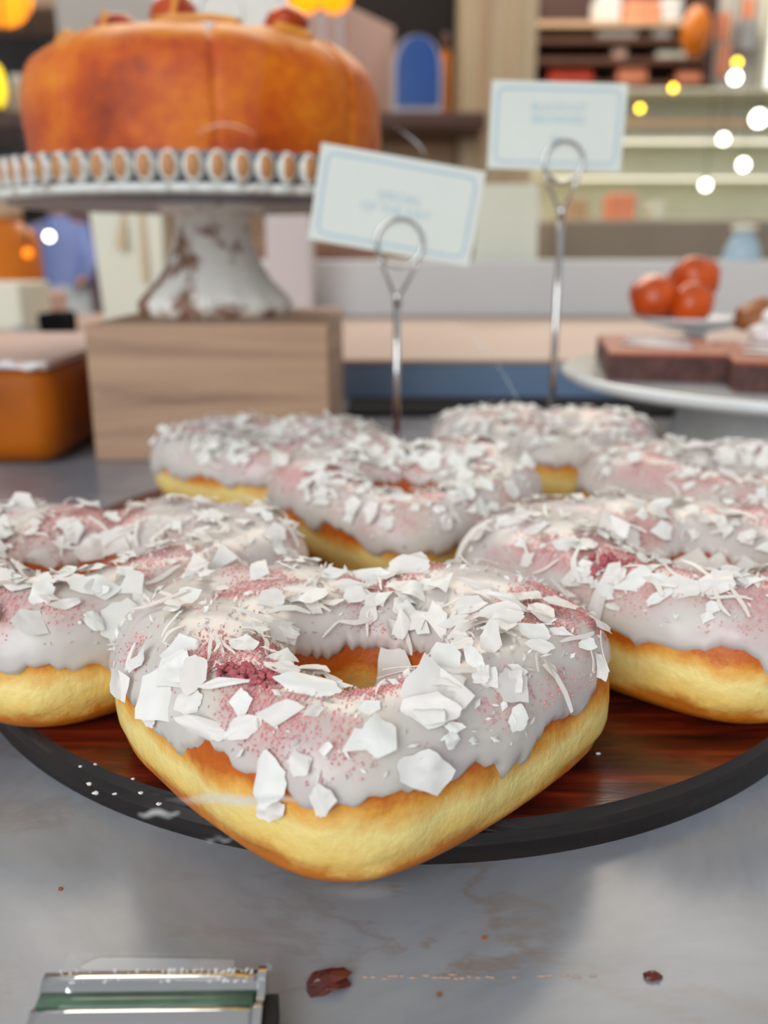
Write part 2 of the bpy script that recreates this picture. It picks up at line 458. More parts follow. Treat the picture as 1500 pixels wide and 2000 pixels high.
# --- coconut flake meshes, shared
rng = random.Random(11)
def flake_mesh(seed, shred=False):
    r = random.Random(seed); n = 11
    cx = r.uniform(-.5, .5)*1.1; cy = r.uniform(-.35, .35)*1.1; tw = r.uniform(-.25, .25)
    vs, fs = [], []
    if shred:
        m = 7; w = r.uniform(.05, .085)
        L = []
        for i in range(m):
            t = i/(m-1)-.5
            ww = w*(1-.5*abs(2*t)**3)*r.uniform(.8, 1.1)
            y = .18*math.sin(t*3+seed)*r.uniform(.8, 1); z = cx*.5*(t*t-.1)
            L.append(((t, y-ww, z), (t, y+ww, z+tw*.06)))
        for th in (0, .028):
            for a, b in L: vs += [(a[0], a[1], a[2]+th), (b[0], b[1], b[2]+th)]
        k = 2*m
        for i in range(m-1):
            a = 2*i
            fs += [(k+a, k+a+2, k+a+3, k+a+1), (a, a+1, a+3, a+2), (a, a+2, k+a+2, k+a), (a+1, k+a+1, k+a+3, a+3)]
        fs += [(0, k, k+1, 1), (k-2, k-1, 2*k-1, 2*k-2)]
        return mesh_of('coconut_shred', vs, fs, M['shred'], False)
    # torn, angular plate, bent and crinkled
    k = r.choice((4, 5, 5, 6, 7)); rot0 = r.uniform(0, 6.28)
    cor = []
    for i in range(k):
        a = rot0+2*math.pi*(i+r.uniform(-.28, .28))/k; q = r.uniform(.5, .68); cor.append((q*math.cos(a), q*math.sin(a)))
    ring = []
    for i in range(k):
        p, q = cor[i], cor[(i+1) % k]; m = r.choice((3, 4))
        for j in range(m):
            t = j/m; jag = 0 if j == 0 else r.uniform(-.05, .06)
            ring.append(((p[0]*(1-t)+q[0]*t)*(1+jag*1.5), (p[1]*(1-t)+q[1]*t)*(1+jag*1.5)))
    sx_ = 1/(max(x for x, y in ring)-min(x for x, y in ring)); sy_ = 1/(max(y for x, y in ring)-min(y for x, y in ring))
    ring = [(x*sx_, y*sy_) for x, y in ring]; n = len(ring)
    ph = r.uniform(0, 6); fr = r.uniform(5, 11); am = r.uniform(.02, .07); off = Vector((seed*1.7, seed*.9, 0))
    cx *= r.choice((1, 1, 2.0)); dr = r.uniform(0, 3.1)
    def Z(x, y):
        u = x*math.cos(dr)+y*math.sin(dr)
        return cx*(u*u-.08)+cy*.5*(y*y-.08)+tw*x*y*2+am*math.sin(fr*u+ph)+.07*noise.noise(Vector((x, y, 0))*3.2+off)
    th = .016; rings = (1.0, .80, .48)
    for s in (0, 1):
        for f in rings:
            for x, y in ring: vs.append((x*f, y*f, Z(x*f, y*f)+s*th))
        vs.append((0, 0, Z(0, 0)+s*th))
    K = 3*n+1
    for i in range(n):
        j = (i+1) % n
        for q in (0, 1):
            fs += [(K+q*n+i, K+q*n+j, K+(q+1)*n+j, K+(q+1)*n+i), (q*n+j, q*n+i, (q+1)*n+i, (q+1)*n+j)]
        fs += [(K+2*n+i, K+2*n+j, K+3*n), (2*n+j, 2*n+i, 3*n), (i, j, K+j, K+i)]
    me = mesh_of('coconut_flake', vs, fs, M['coco'], True)
    me.set_sharp_from_angle(angle=math.radians(48)); return me
FLAKES = [flake_mesh(100+i) for i in range(30)]
SHREDS = [flake_mesh(300+i, True) for i in range(6)]

def build_donut(name_label, loc, rz, w, seed, n_flake, n_tiny, n_grain, manual=(), raspberries=(), nt=160, nph=56, tilt=(0,0), dz=0):
    D = Donut(w, seed, nt=nt)
    root = empty('doughnut', (loc[0], loc[1], BT+dz), rz)
    root.rotation_euler = (tilt[0], tilt[1], rz)
    tag(root, name_label, 'doughnut', 'glazed heart doughnuts on the oval board')
    MW = Matrix.Translation(root.location) @ root.rotation_euler.to_matrix().to_4x4()
    # dough
    vs = [D.pt(i, 2*math.pi*j/nph) for i in range(nt) for j in range(nph)]
    obj('dough', vs, grid_faces(nt, nph, True), M['dough'], root)
    bvh_d = BVHTree.FromPolygons(vs, grid_faces(nt, nph, True))
    # glaze
    m = 46; vs = []; pk = []; surf = []
    for i in range(nt):
        a = D.ang[i]
        e = Vector((math.cos(a)*2.1, math.sin(a)*2.1, seed*2.7))
        ho = .16+.30*noise.noise(e)+.17*noise.noise(e*4)+.07*noise.noise(e*14)
        hi = .50+.22*noise.noise(e+Vector((9,0,0)))+.12*noise.noise(e*5)
        p0, p1 = ho, math.pi-hi
        for j in range(m):
            s = j/(m-1); ph = p0+(p1-p0)*s
            th = .0016*max(0, 1-abs(2*s-1)**14)**.5-.0003*(1 if j in (0, m-1) else 0)
            p = D.pt(i, ph); nn = D.nrm(i, ph)
            if nn.z < 0 and abs(ph-math.pi/2) < 1: nn = -nn
            p = p+nn*(th+.0005*noise.noise((p+D.off)*60))
            vs.append(p)
            q = D.pinkness(p)*max(0, min(1, (math.sin(ph)-.35)*2.2)); pk.append(q)
            if 4 < j < m-5: surf.append((len(vs)-1, nn, q, math.sin(ph)))
    fs = grid_faces(nt, m, False)
    g = obj('glaze', vs, fs, M['glaze'], root)
    at = g.data.attributes.new('pink', 'FLOAT', 'POINT'); at.data.foreach_set('value', pk)
    bvh = BVHTree.FromPolygons(vs, fs)
    inv = MW.inverted()
    r = random.Random(seed*17+3)
    def put(me, name, p, nrm, sx, sy, rot):
        o = bpy.data.objects.new(name, me); link(o, g)
        q = nrm.to_track_quat('Z', 'Y').to_matrix() @ Matrix.Rotation(rot, 3, 'Z')
        o.matrix_local = Matrix.Translation(p) @ q.to_4x4() @ Matrix.Diagonal((sx, sy, max(.4*(sx+sy), .3*max(sx, sy)), 1))
    # flakes seen one by one in the photograph
    for (px, py, wp, hp, rot, kind) in manual:
        d = (inv.to_3x3() @ ray(px, py)).normalized(); oo = inv @ CO
        hit, nn, _, dist = bvh.ray_cast(oo, d)
        h2, n2_, _, d2 = bvh_d.ray_cast(oo, d)
        if hit is None or (h2 is not None and d2 < dist-.002): hit, nn = h2, n2_
        if hit is None: continue
        if nn.dot(d) > 0: nn = -nn
        z = ((MW @ hit)-CO).dot(CF); k = z/FPX
        up = (nn*(.55 if kind != 'u' else .15)-d*(.45 if kind != 'u' else .9)).normalized()
        up = (up+Vector((r.uniform(-.15,.15), r.uniform(-.15,.15), r.uniform(-.1,.1)))).normalized()
        # in-plane axis that looks horizontal in the photograph, turned by rot
        right = inv.to_3x3() @ CR; xa = (right-up*right.dot(up)).normalized(); ya = up.cross(xa)
        R = Matrix((xa, ya, up)).transposed() @ Matrix.Rotation(math.radians(rot), 3, 'Z')
        if kind == 's': me, nm, sx_, sy_ = r.choice(SHREDS), 'coconut_shred', max(wp, hp)*k, max(wp, hp)*k*.8
        else: me, nm, sx_, sy_ = r.choice(FLAKES), 'coconut_flake', wp*k*1.08, hp*k*1.15
        o = bpy.data.objects.new(nm, me); link(o, g)
        off = .0010 if kind != 'u' else .0022
        o.matrix_local = Matrix.Translation(hit+nn*off) @ R.to_4x4() @ Matrix.Diagonal((sx_, sy_, .5*max(sx_, sy_), 1))
    # scattered flakes
    cand = [c for c in surf if c[3] > .60]
    for k in range(n_flake):
        c = r.choice(cand); p = vs[c[0]]
        if noise.noise((p+D.off)*40+Vector((5,5,5))) < -.12 and r.random() < .8: c = r.choice(cand); p = vs[c[0]]
        nn = c[1] if c[1].z > 0 else -c[1]
        t = r.uniform(0, .75)**1.2
        nn = (nn+Vector((r.uniform(-1,1), r.uniform(-1,1), r.uniform(-.2,.4)))*t).normalized()
        if r.random() < .26: 
            L = r.uniform(.005, .011); put(r.choice(SHREDS), 'coconut_shred', p+nn*.0012, nn, L, L*.8, r.uniform(0, 6.3))
        else:
            a = r.uniform(.0032, .0085)*r.uniform(.75, 1.1); b = a*r.uniform(.5, 1)
            put(r.choice(FLAKES), 'coconut_flake', p+c[1]*.0008+Vector((0,0,a*.10)), nn, a, b, r.uniform(0, 6.3))
    # fine coconut bits and pink powder
    def scatter(name, count, lo, hi, mat, pinkonly):
        V, F = [], []; tries = 0
        while count > 0 and tries < 60000:
            tries += 1
            c = r.choice(surf)
            if c[3] < .3: continue
            if pinkonly and r.random() > c[2]*1.1+.012: continue
            i = c[0]; p = vs[i]; nb = vs[(i+r.choice((1, m, m+1, -1))) % len(vs)]
            p = p.lerp(nb, r.random()) if (nb-p).length < .004 else p
            s = r.uniform(lo, hi); p = p+c[1]*s*.5
            ax = [Vector((r.gauss(0,1), r.gauss(0,1), r.gauss(0,1))).normalized() for _ in range(2)]
            u = ax[0]; v = u.cross(ax[1]).normalized(); w_ = u.cross(v)
            e = (1, r.uniform(.5, 1), r.uniform(.35, .8)) if pinkonly else (1, r.uniform(.25,.6), r.uniform(.1,.2))
            b = len(V)
            V += [p+u*s*e[0], p-u*s*e[0], p+v*s*e[1], p-v*s*e[1], p+w_*s*e[2], p-w_*s*e[2]]
            F += [(b+x, b+y, b+z) for x, y, z in ((0,2,4),(2,1,4),(1,3,4),(3,0,4),(2,0,5),(1,2,5),(3,1,5),(0,3,5))]
            count -= 1
        o = obj(name, V, F, mat, g, False); o['kind'] = 'stuff'
    scatter('coconut_crumbs', n_tiny, .0004, .0013, M['coco'], False)
    scatter('raspberry_powder', n_grain, .00013, .00036, M['pink'], True)
    for (px, py, rad) in raspberries:
        d = (inv.to_3x3() @ ray(px, py)).normalized(); hit, nn, _, _ = bvh.ray_cast(inv @ CO, d)
        if hit is None: continue
        parts = []
        for k in range(12):
            q = hit+Vector((r.gauss(0, rad*.75), r.gauss(0, rad*.5), r.uniform(.0, rad*.35)))
            parts.append(blob_data(q, tuple(rad*r.uniform(.16, .46) for _ in range(3)), k+seed, 10, 7, 1.0, 2.6))
        V, F = merge(parts); obj('raspberry_piece', V, F, M['rasp'], g)
    return root

F1 = [ # px, py, w, h, rot, kind   (b broad, u standing up, s shred)
 (353,1275,70,55,10,'b'),(347,1313,80,75,40,'b'),(320,1363,92,110,-25,'b'),(256,1335,36,62,5,'u'),(262,1290,12,62,60,'s'),(300,1398,34,40,10,'b'),
 (380,1373,62,44,25,'b'),(407,1422,120,34,-12,'b'),(477,1380,46,60,5,'b'),(415,1272,10,70,75,'s'),(430,1275,10,66,95,'s'),(446,1272,10,60,115,'s'),
 (477,1268,56,40,0,'b'),(550,1238,70,46,5,'b'),(550,1292,64,34,-5,'b'),(453,1340,140,18,3,'b'),(553,1402,92,48,0,'b'),(603,1350,130,46,-8,'b'),
 (593,1310,16,46,85,'u'),(634,1325,12,44,65,'u'),(667,1350,42,20,10,'b'),(533,1520,66,100,0,'b'),(537,1578,64,34,10,'b'),(590,1490,46,46,20,'b'),
 (638,1467,28,26,0,'b'),(700,1452,62,40,5,'b'),(693,1387,60,10,40,'s'),(630,1556,52,60,0,'b'),
 (776,1305,76,80,10,'u'),(856,1356,130,120,-20,'b'),(838,1392,112,66,-5,'b'),(873,1307,62,50,-30,'u'),(721,1390,46,30,10,'b'),(715,1445,42,44,0,'b'),
 (828,1506,116,76,-8,'b'),(956,1266,40,58,0,'u'),(989,1338,50,60,-20,'b'),(950,1327,40,50,10,'b'),(1005,1404,36,52,-20,'b'),(991,1227,62,30,0,'u'),
 (908,1234,72,30,15,'b'),(1050,1268,60,26,-5,'b'),(1164,1303,24,52,10,'b'),(1140,1262,36,26,0,'b'),(880,1421,42,20,0,'b'),(1040,1241,62,40,-10,'b'),
 (925,1307,30,52,30,'u'),(745,1352,40,10,60,'s'),(797,1113,80,46,0,'b'),(680,1151,66,25,-3,'b'),(728,1139,90,54,-15,'b'),(709,1172,42,30,-8,'b'),
 (787,1161,36,25,0,'b'),(784,1187,32,40,0,'b'),(787,1228,38,56,5,'u'),(720,1222,8,48,75,'s'),(664,1097,52,8,30,'s'),(693,1090,54,9,32,'s'),(728,1094,54,8,28,'s'),
 (941,1155,92,25,-22,'b'),(915,1191,70,40,15,'b'),(893,1222,62,25,5,'b'),(868,1225,40,76,15,'u'),(955,1210,60,24,-10,'b'),(653,1127,52,25,10,'b'),(616,1150,40,10,60,'s'),(835,1150,30,25,0,'b'),
 (530,1178,52,42,20,'b'),(560,1205,90,10,8,'s'),(500,1210,100,12,5,'s'),(600,1165,40,28,0,'b'),(1010,1195,60,28,-25,'b'),(1060,1215,50,24,-20,'b'),(985,1175,70,18,-20,'b'),(1090,1240,46,22,-15,'b')]
F2 = [(252,1215,112,78,-15,'b'),(350,1208,120,56,5,'b'),(185,1152,96,46,2,'b'),(252,1150,46,44,0,'u'),(372,1122,48,58,10,'u'),(427,1105,62,62,10,'u'),(125,1185,60,20,20,'b'),(60,1140,80,20,25,'s'),
 (540,1030,60,10,60,'s'),(555,1035,60,10,40,'s'),(565,1045,60,10,10,'s'),(530,1045,46,40,10,'b'),(560,1085,40,26,0,'b'),(40,1150,60,30,10,'b'),(85,1165,44,50,0,'b'),
 (225,1060,66,50,30,'b'),(180,1075,60,44,20,'b'),(245,975,90,40,25,'b'),(40,990,56,46,0,'b'),(90,975,90,60,0,'b'),(80,1090,100,40,5,'b')]
F3 = [(1190,1045,60,72,0,'u'),(1345,1112,72,76,10,'u'),(1128,1132,60,36,-3,'b'),(1240,1138,84,40,12,'b'),(1172,1188,36,62,10,'b'),(1330,1152,84,46,-20,'b'),(1400,1120,60,70,-10,'b'),(1265,1085,60,34,0,'b'),
 (1200,1185,30,14,-20,'b'),(1290,1170,56,20,25,'b'),(930,1060,110,10,40,'s'),(1440,1140,100,30,-20,'b'),(1470,1110,60,40,0,'b'),(1395,1190,30,24,0,'b'),(1100,1070,36,34,0,'b'),(1010,1020,80,16,15,'b'),(1050,1040,60,20,20,'b')]
build_donut('glazed heart doughnut whose pointed tip hangs over the front edge of the board', (-.0055,.164), math.radians(-2), .103, 1.0, 110, 700, 9000, F1, [(480,1322,.0028),(520,1330,.0022),(448,1308,.0016),(990,1212,.0018)], nt=260, nph=72)
build_donut('large glazed heart doughnut on the side of the board towards the caramel loaf', (-.0770,.2180), math.radians(4), .114, 2.0, 215, 500, 4600, F2, [(322,1160,.0016)], nt=220, nph=64)
build_donut('large glazed heart doughnut with a dark raspberry clump on the brownie side', (.0790,.2195), math.radians(0), .114, 3.0, 235, 500, 4600, F3, [(1185,1095,.0028),(1180,1115,.0022)], nt=220, nph=64)
build_donut('glazed heart doughnut in the middle of the board, ringed by the others', (.0068,.287), math.radians(-2), .092, 4.0, 255, 450, 3400, tilt=(math.radians(6.5), 0), dz=.0038)
build_donut('glazed heart doughnut in front of the weathered wooden crate', (-.046,.362), math.radians(2), .100, 5.0, 255, 400, 1600)
build_donut('glazed heart doughnut in front of the straight card holder with the brownie card', (.071,.390), math.radians(-4), .100, 6.0, 240, 400, 1600)
build_donut('glazed heart doughnut tucked against the pedestal of the brownie stand', (.119,.308), math.radians(-2), .096, 7.0, 240, 400, 1800)

# ================================================================== ORANGE CAKE ON ITS STAND
CY = 0.47
cx0 = on_y(163, 635, CY).x; cx1 = on_y(641, 635, CY).x; ct = on_y(400, 634, CY).z; CD = 0.165
crate = empty('wooden_crate', ((cx0+cx1)/2, CY, 0)); hw = (cx1-cx0)/2
tag(crate, 'weathered wooden crate under the beaded cake stand', 'crate')
bt_ = .008
box('front_board', -hw, hw, 0, bt_, 0, ct, M['crate'], crate, .0012)
box('back_board', -hw, hw, CD-bt_, CD, 0, ct-bt_, M['crate'], crate, .0012)
box('side_board', -hw, -hw+bt_, bt_, CD-bt_, 0, ct-bt_, M['crateb'], crate, .001)
box('side_board', hw-bt_, hw, bt_, CD-bt_, 0, ct-bt_, M['crateb'], crate, .001)
box('top_board', -hw, hw, bt_, CD, ct-bt_, ct, M['cratet'], crate, .0015)

SY = 0.555; SX = on_y(415, 450, SY).x; PR = 0.121
pz0 = on_y(300, 371, SY-PR).z; pz1 = on_y(300, 292, SY-PR).z
stand = empty('cake_stand', (SX, SY, ct)); h0, h1 = pz0-ct, pz1-ct
tag(stand, 'whitewashed wooden cake stand with a beaded rim on the crate', 'cake stand')
# pedestal
pr = [(0, 0), (.043, 0), (.0455, .003), (.0455, .008), (.041, .013), (.034, .020), (.028, .030), (.0235, .040), (.0215, .052), (.0225, .060), (.026, h0-.006), (.034, h0), (0, h0)]
lathe('pedestal', pr, M['pedestal'], stand, 64, lambda a, j, z: 1+(.018*math.cos(16*a) if z < .014 else 0))
hh = h1-h0
lathe('underside', [(0, h0-.0004), (PR-.009, h0-.0004), (PR-.009, h0+.001), (0, h0+.001)], M['platewood'], stand, 96)
lathe('plate', [(0, h0), (PR-.008, h0), (PR-.006, h0+.001), (PR-.007, h1-.004), (PR-.001, h1-.003), (PR-.001, h1), (PR-.006, h1), (0, h1-.001)], M['platewood'], stand, 96)
lathe('lower_rim', [(PR-.009, h0-.001), (PR-.0005, h0-.001), (PR+.001, h0+.0018), (PR-.003, h0+.0036), (PR-.008, h0+.003)], M['beadw'], stand, 272, lambda a, j, z: 1+(.012*math.cos(68*a) if j in (1, 2) else 0))
NB = 68
bvs, bfs = blob_data((0, 0, 0), (.0048, .0052, hh*.42), 1, 20, 14, 0)
bead_me = mesh_of('bead', bvs, bfs, M['beadw']); bead_me.materials.append(M['beadb'])
for p in bead_me.polygons:
    c = p.center
    if c.x > .0015 and (c.y/.0036)**2+(c.z/(hh*.33))**2 < 1: p.material_index = 1
for i in range(NB):
    a = 2*math.pi*(i+.3)/NB
    o = link(bpy.data.objects.new('bead', bead_me), stand)
    o.location = ((PR-.003)*math.cos(a), (PR-.003)*math.sin(a), h0+.0030+hh*.46); o.rotation_euler = (0, 0, a)

KR = 0.0995
kz0 = pz1-.001; ks = on_y(400, 112, SY-KR).z-kz0; kt = on_y(400, 70, SY-.02).z-kz0
cake = empty('orange_cake', (SX, SY, kz0))
tag(cake, 'glossy orange round cake topped with candied fruit on the beaded stand', 'cake')
GR = [math.radians(-90+13+45*k) for k in range(8)]
def crf(a, j, z):
    g = 0
    for q in GR:
        d = (a-q+math.pi) % (2*math.pi)-math.pi; g += math.exp(-(d/.018)**2)
    return (1-.014*g)*(1+.012*noise.noise(Vector((math.cos(a)*2.5, math.sin(a)*2.5, z*40)))+.006*noise.noise(Vector((math.cos(a)*9, math.sin(a)*9, z*140))))
SN = 3.6; sz0 = ks*.50
def cap_z(r): return sz0+(kt-sz0)*max(0, 1-min(1, r/KR)**SN)**(1/SN)
prof = [(0, 0), (KR*.985, 0)]+[(KR*(.985+.015*t), sz0*t) for t in (.1, .3, .5, .7, .9)]
for k in range(0, 31):
    q = k/30*math.pi/2; prof.append((KR*math.cos(q)**(2/SN), sz0+(kt-sz0)*math.sin(q)**(2/SN)))
KRES = 480
ko = lathe('cake_body', prof, M['cake'], cake, KRES, crf)
me = ko.data                                            # sliced, slightly uneven crown
for v in me.vertices:
    if v.co.z > ks*.75:
        a = math.atan2(v.co.y, v.co.x); r = math.hypot(v.co.x, v.co.y)
        g = 0
        for q in GR:
            d = ((a-q+math.pi) % (2*math.pi)-math.pi)*r; g += math.exp(-(d/.0022)**2)
        v.co.z += -.003*min(g, 1)*min(1, r/.02)+.0022*noise.noise(v.co*45)
def cake_top(px, dy, up):
    x = on_y(px, 60, SY+dy).x-SX; return Vector((x, dy, cap_z(math.hypot(x, dy))+up))
for (px, dy, rr, fl) in ((345, -.035, .0125, .85), (560, -.04, .0115, .7), (230, -.035, .0105, .5)):
    vs, fs = blob_data(cake_top(px, dy, rr*fl*.55), (rr, rr, rr*fl), px*.1, 18, 12, .2, 1.6); obj('candied_fruit', vs, fs, M['candied'], cake)
for pts, rr in (([(356,-.047,.020),(345,-.052,.012),(338,-.056,.002)], .0016), ([(385,-.045,.003),(410,-.048,.006),(425,-.05,.002)], .0016), ([(535,-.055,.002),(570,-.056,.003),(610,-.05,.001)], .0018), ([(205,-.05,.008),(210,-.052,.004),(200,-.055,.001)], .0016), ([(110,-.03,.001),(125,-.035,.005),(140,-.04,.001)], .0022), ([(300,-.06,.001),(400,-.062,.004),(470,-.06,.001)], .0018)):
    P = [cake_top(*q) for q in pts]; Q = []
    for i in range(9):
        t = i/8; Q.append(P[0]*(1-t)**2+P[1]*2*t*(1-t)+P[2]*t*t)
    tube('peel_strip', Q, rr, M['peel'], cake, 6, flat=.5)

# ================================================================== CARDS AND HOLDERS
def text_mesh(body, size):
    cu = bpy.data.curves.new('lettering', 'FONT'); cu.body = body; cu.size = size; cu.align_x = 'CENTER'; cu.align_y = 'CENTER'
    cu.extrude = .00004; cu.space_character = 1.05; cu.space_line = .95
    ob = bpy.data.objects.new('lettering', cu); COL.objects.link(ob)
    dg = bpy.context.evaluated_depsgraph_get(); me = bpy.data.meshes.new_from_object(ob.evaluated_get(dg))
    bpy.data.objects.remove(ob); me.materials.clear(); me.materials.append(M['cardblue']); return me
def card(center_px, wpx, hpx, rot, Y, label, lines, tsize, tdy):
    c = on_y(*center_px, Y); k = (c-CO).dot(CF)/FPX; w, h = wpx*k, hpx*k
    root = empty('name_card', c); root.rotation_euler = (0, math.radians(rot), 0)
    tag(root, label, 'card', 'name cards in wire holders')
    box('card_sheet', -w/2, w/2, 0, .0006, -h/2, h/2, M['card'], root, .0001)
    # rounded border line
    m = min(w, h)*.085; R = m*1.1; pts = []
    for sx_, sz_, a0 in ((1, 1, 0), (-1, 1, 90), (-1, -1, 180), (1, -1, 270)):
        for q in range(6):
            a = math.radians(a0+q*18); pts.append((sx_*(w/2-m-R)+R*math.cos(a), sz_*(h/2-m-R)+R*math.sin(a)))
    lw = h*.027; vs, fs = [], []; n = len(pts)
    for yy in (-.0001, .0001):
        for s in (-1, 1):
            for i, (x, z) in enumerate(pts):
                a = Vector(pts[(i+1) % n])-Vector(pts[i-1]); a.normalize(); vs.append((x+a.y*s*lw/2, yy, z-a.x*s*lw/2))
    for i in range(n):
        j = (i+1) % n
        fs += [(i, j, n+j, n+i), (2*n+i, 3*n+i, 3*n+j, 2*n+j), (i, 2*n+i, 2*n+j, j), (n+i, n+j, 3*n+j, 3*n+i)]
    obj('border_line', vs, fs, M['cardblue'], root, False)
    for (txt, dx, dz, sc) in lines:
        o = link(bpy.data.objects.new('lettering', text_mesh(txt, sc*k)), root)
        o.rotation_euler = (math.pi/2, 0, 0); o.location = (dx*k, -.0001, dz*k)
    return c, k
def holder(ring_px, rpx, neck_px, Y, zbase, label, base=True, stem_px=None):
    c = on_y(*ring_px, Y); k = (c-CO).dot(CF)/FPX; R = rpx*k; nk = on_y(*neck_px, Y)
    root = empty('card_holder', (nk.x, Y, zbase)); L = Vector((nk.x, Y, zbase))
    tag(root, label, 'card holder', 'wire card holders behind the doughnuts')
    for yy in (-.0011, .0017):
        tube('ring', [c-L+Vector((R*math.cos(a), yy, R*math.sin(a))) for a in [2*math.pi*i/36 for i in range(36)]], .00085, M['steel'], root, 8, True)
    for s in (-1, 1):
        tube('neck_wire', [c-L+Vector((s*R*.98, .0003, -R*.15)), c-L+Vector((s*R*.75, .0003, -R*.95)), nk-L+Vector((s*.0012, .0003, .0))], .0008, M['steel'], root, 6)
    lathe('ferrule', [(0, -.0045), (.0019, -.0045), (.0021, 0), (.0016, .0015), (0, .0015)], M['steel'], root, 16, None, nk-L)
    tube('stem', [nk-L+Vector((0, 0, -.004)), Vector((0, 0, (nk.z-zbase)*.5)), Vector((0, 0, .002))], .0017, M['steel'], root, 10)
    lathe('base', [(0, 0), (.010, 0), (.0108, .001), (.009, .0022), (.002, .003), (0, .003)], M['steel'], root, 24)
    return root
Y1, Y2, Y3 = .432, .462, .690
card((774,402), 322, 180, 9.5, Y1, 'tilted white card with blue border reading special of the day', [('SPECIAL', 4, 14, 23), ('OF THE DAY', 0, -10, 23)], 0, 0)
holder((780,474), 45, (776,578), Y1, BT, 'wire ring holder of the tilted special of the day card')
card((1088,247), 264, 160, 1.5, Y2, 'straight white card with blue border reading blackout brownies', [('BLACKOUT', 2, 34, 20), ('BROWNIES', 2, 12, 20), ('$4', 0, -22, 17)], 0, 0)
holder((1100,316), 38, (1097,410), Y2, 0, 'wire ring holder of the straight brownie card')
card((430,-20), 262, 166, 0, Y3, 'white card standing behind the orange cake', [], 0, 0)
holder((430,26), 42, (430,125), Y3, 0, 'wire ring holder standing behind the orange cake')

# ================================================================== BROWNIE STAND
BX, BY, BR = .236, .498, .136
bpz = on_y(1500, 806, BY-BR+.010).z
bs = empty('brownie_stand', (BX, BY, 0)); tag(bs, 'white china cake stand carrying brownies', 'cake stand')
lathe('plate', [(0, bpz-.008), (.06, bpz-.008), (BR-.012, bpz-.006), (BR-.002, bpz-.003), (BR, bpz+.001), (BR-.003, bpz+.0022), (BR-.010, bpz+.0005), (0, bpz)], M['china'], bs, 96)
lathe('foot', [(0, 0), (.074, 0), (.075, .003), (.071, .008), (.068, bpz-.016), (.07, bpz-.0075), (0, bpz-.0075)], M['china'], bs, 64)
def brownie(px, py, w, d, rz, label, seed):
    p = on_z(px, py, bpz); H = .0138
    root = empty('brownie', (p.x, p.y, bpz), rz); tag(root, label, 'brownie', 'brownie bars on the white stand')
    bm = bmesh.new(); add_box(bm, -w/2, w/2, 0, d, 0, H, .0012)
    bmesh.ops.subdivide_edges(bm, edges=[e for e in bm.edges if e.calc_length() > .012], cuts=6, use_grid_fill=True)
    for v in bm.verts: v.co += Vector((noise.noise(v.co*120+Vector((seed,0,0))), noise.noise(v.co*120+Vector((0,seed,0))), 0))*.0007
    bm_obj('brownie_body', bm, M['brownie'], root)
    bm = bmesh.new(); add_box(bm, -w/2+.0004, w/2-.0004, .0004, d-.0004, H-.0008, H+.0012, .0009); bm_obj('top_crust', bm, M['brownietop'], root)
    r = random.Random(seed)
    pts = []
    for i in range(6): pts.append(Vector(((-.34 if i % 2 else .34)*w*r.uniform(.6, 1), d*(.26+.5*i/5), H+.0018)))
    tube('icing_drizzle', pts, [.0018+.0016*r.random() for _ in pts], M['icing'], root, 8, flat=.4, up=(0.01, 0, 1))
    return root
brownie(1306, 748, .0625, .112, math.radians(-10), 'brownie bar on the side of the stand towards the brownie card holder', 1)
brownie(1560, 772, .0600, .112, math.radians(-14), 'brownie bar at the middle of the white stand with the pastry on it', 2)
bl = brownie(1800, 760, .0600, .105, math.radians(-18), 'brownie bar on the far side of the white stand from the card', 3)
dx, dyy = .205, .600
tdz = .0235
lathe('toffee_dish', [(0, 0), (.016, 0), (.0165, .002), (.008, .006), (.007, tdz-.009), (.016, tdz-.007), (.034, tdz-.002), (.0385, tdz+.0015), (.0375, tdz+.002), (.030, tdz-.0005), (0, tdz-.004)], M['china'], None, 48, None, (dx, dyy, bpz))
tag(bpy.data.objects['toffee_dish'], 'small footed white dish under the toffee balls on the brownie stand', 'dish')
for (px, py, rr, yy) in ((1277, 580, .0155, .590), (1357, 546, .0165, .606), (1350, 597, .0145, .584), (1312, 588, .013, .616)):
    p = on_y(px, py, yy); z = max(p.z, bpz+tdz-.003+rr*.9)
    vs, fs = blob_data((0,0,0), (rr, rr, rr*.92), px*.03, 20, 12, .12, 1.6)
    o = obj('toffee_ball', vs, fs, M['toffee']); o.location = (p.x, yy, z)
    tag(o, 'glossy orange brown toffee ball heaped on the small white dish', 'pastry', 'toffee balls on the small dish')
pz_ = bpz+.0150
vs, fs = blob_data((0,0,.012), (.019,.017,.0125), 5, 20, 12, .3, 2.0); o = obj('choux_bun', vs, fs, M['choux']); o.location = (.229, .545, pz_)
tag(o, 'round brown choux bun sitting on a brownie bar', 'pastry')
parts = [blob_data((0,0,.006), (.016,.014,.0075), 8, 18, 10, .3, 2), blob_data((.002,0,.014), (.012,.011,.007), 9, 18, 10, .3, 2), blob_data((.003,.001,.021), (.006,.006,.005), 10, 14, 8, .3, 2)]
V, F = merge(parts); o = obj('cream_dollop', V, F, M['icing']); o.location = (.220, .508, pz_)
tag(o, 'white whipped cream dollop on a brownie bar before the choux bun', 'cream')

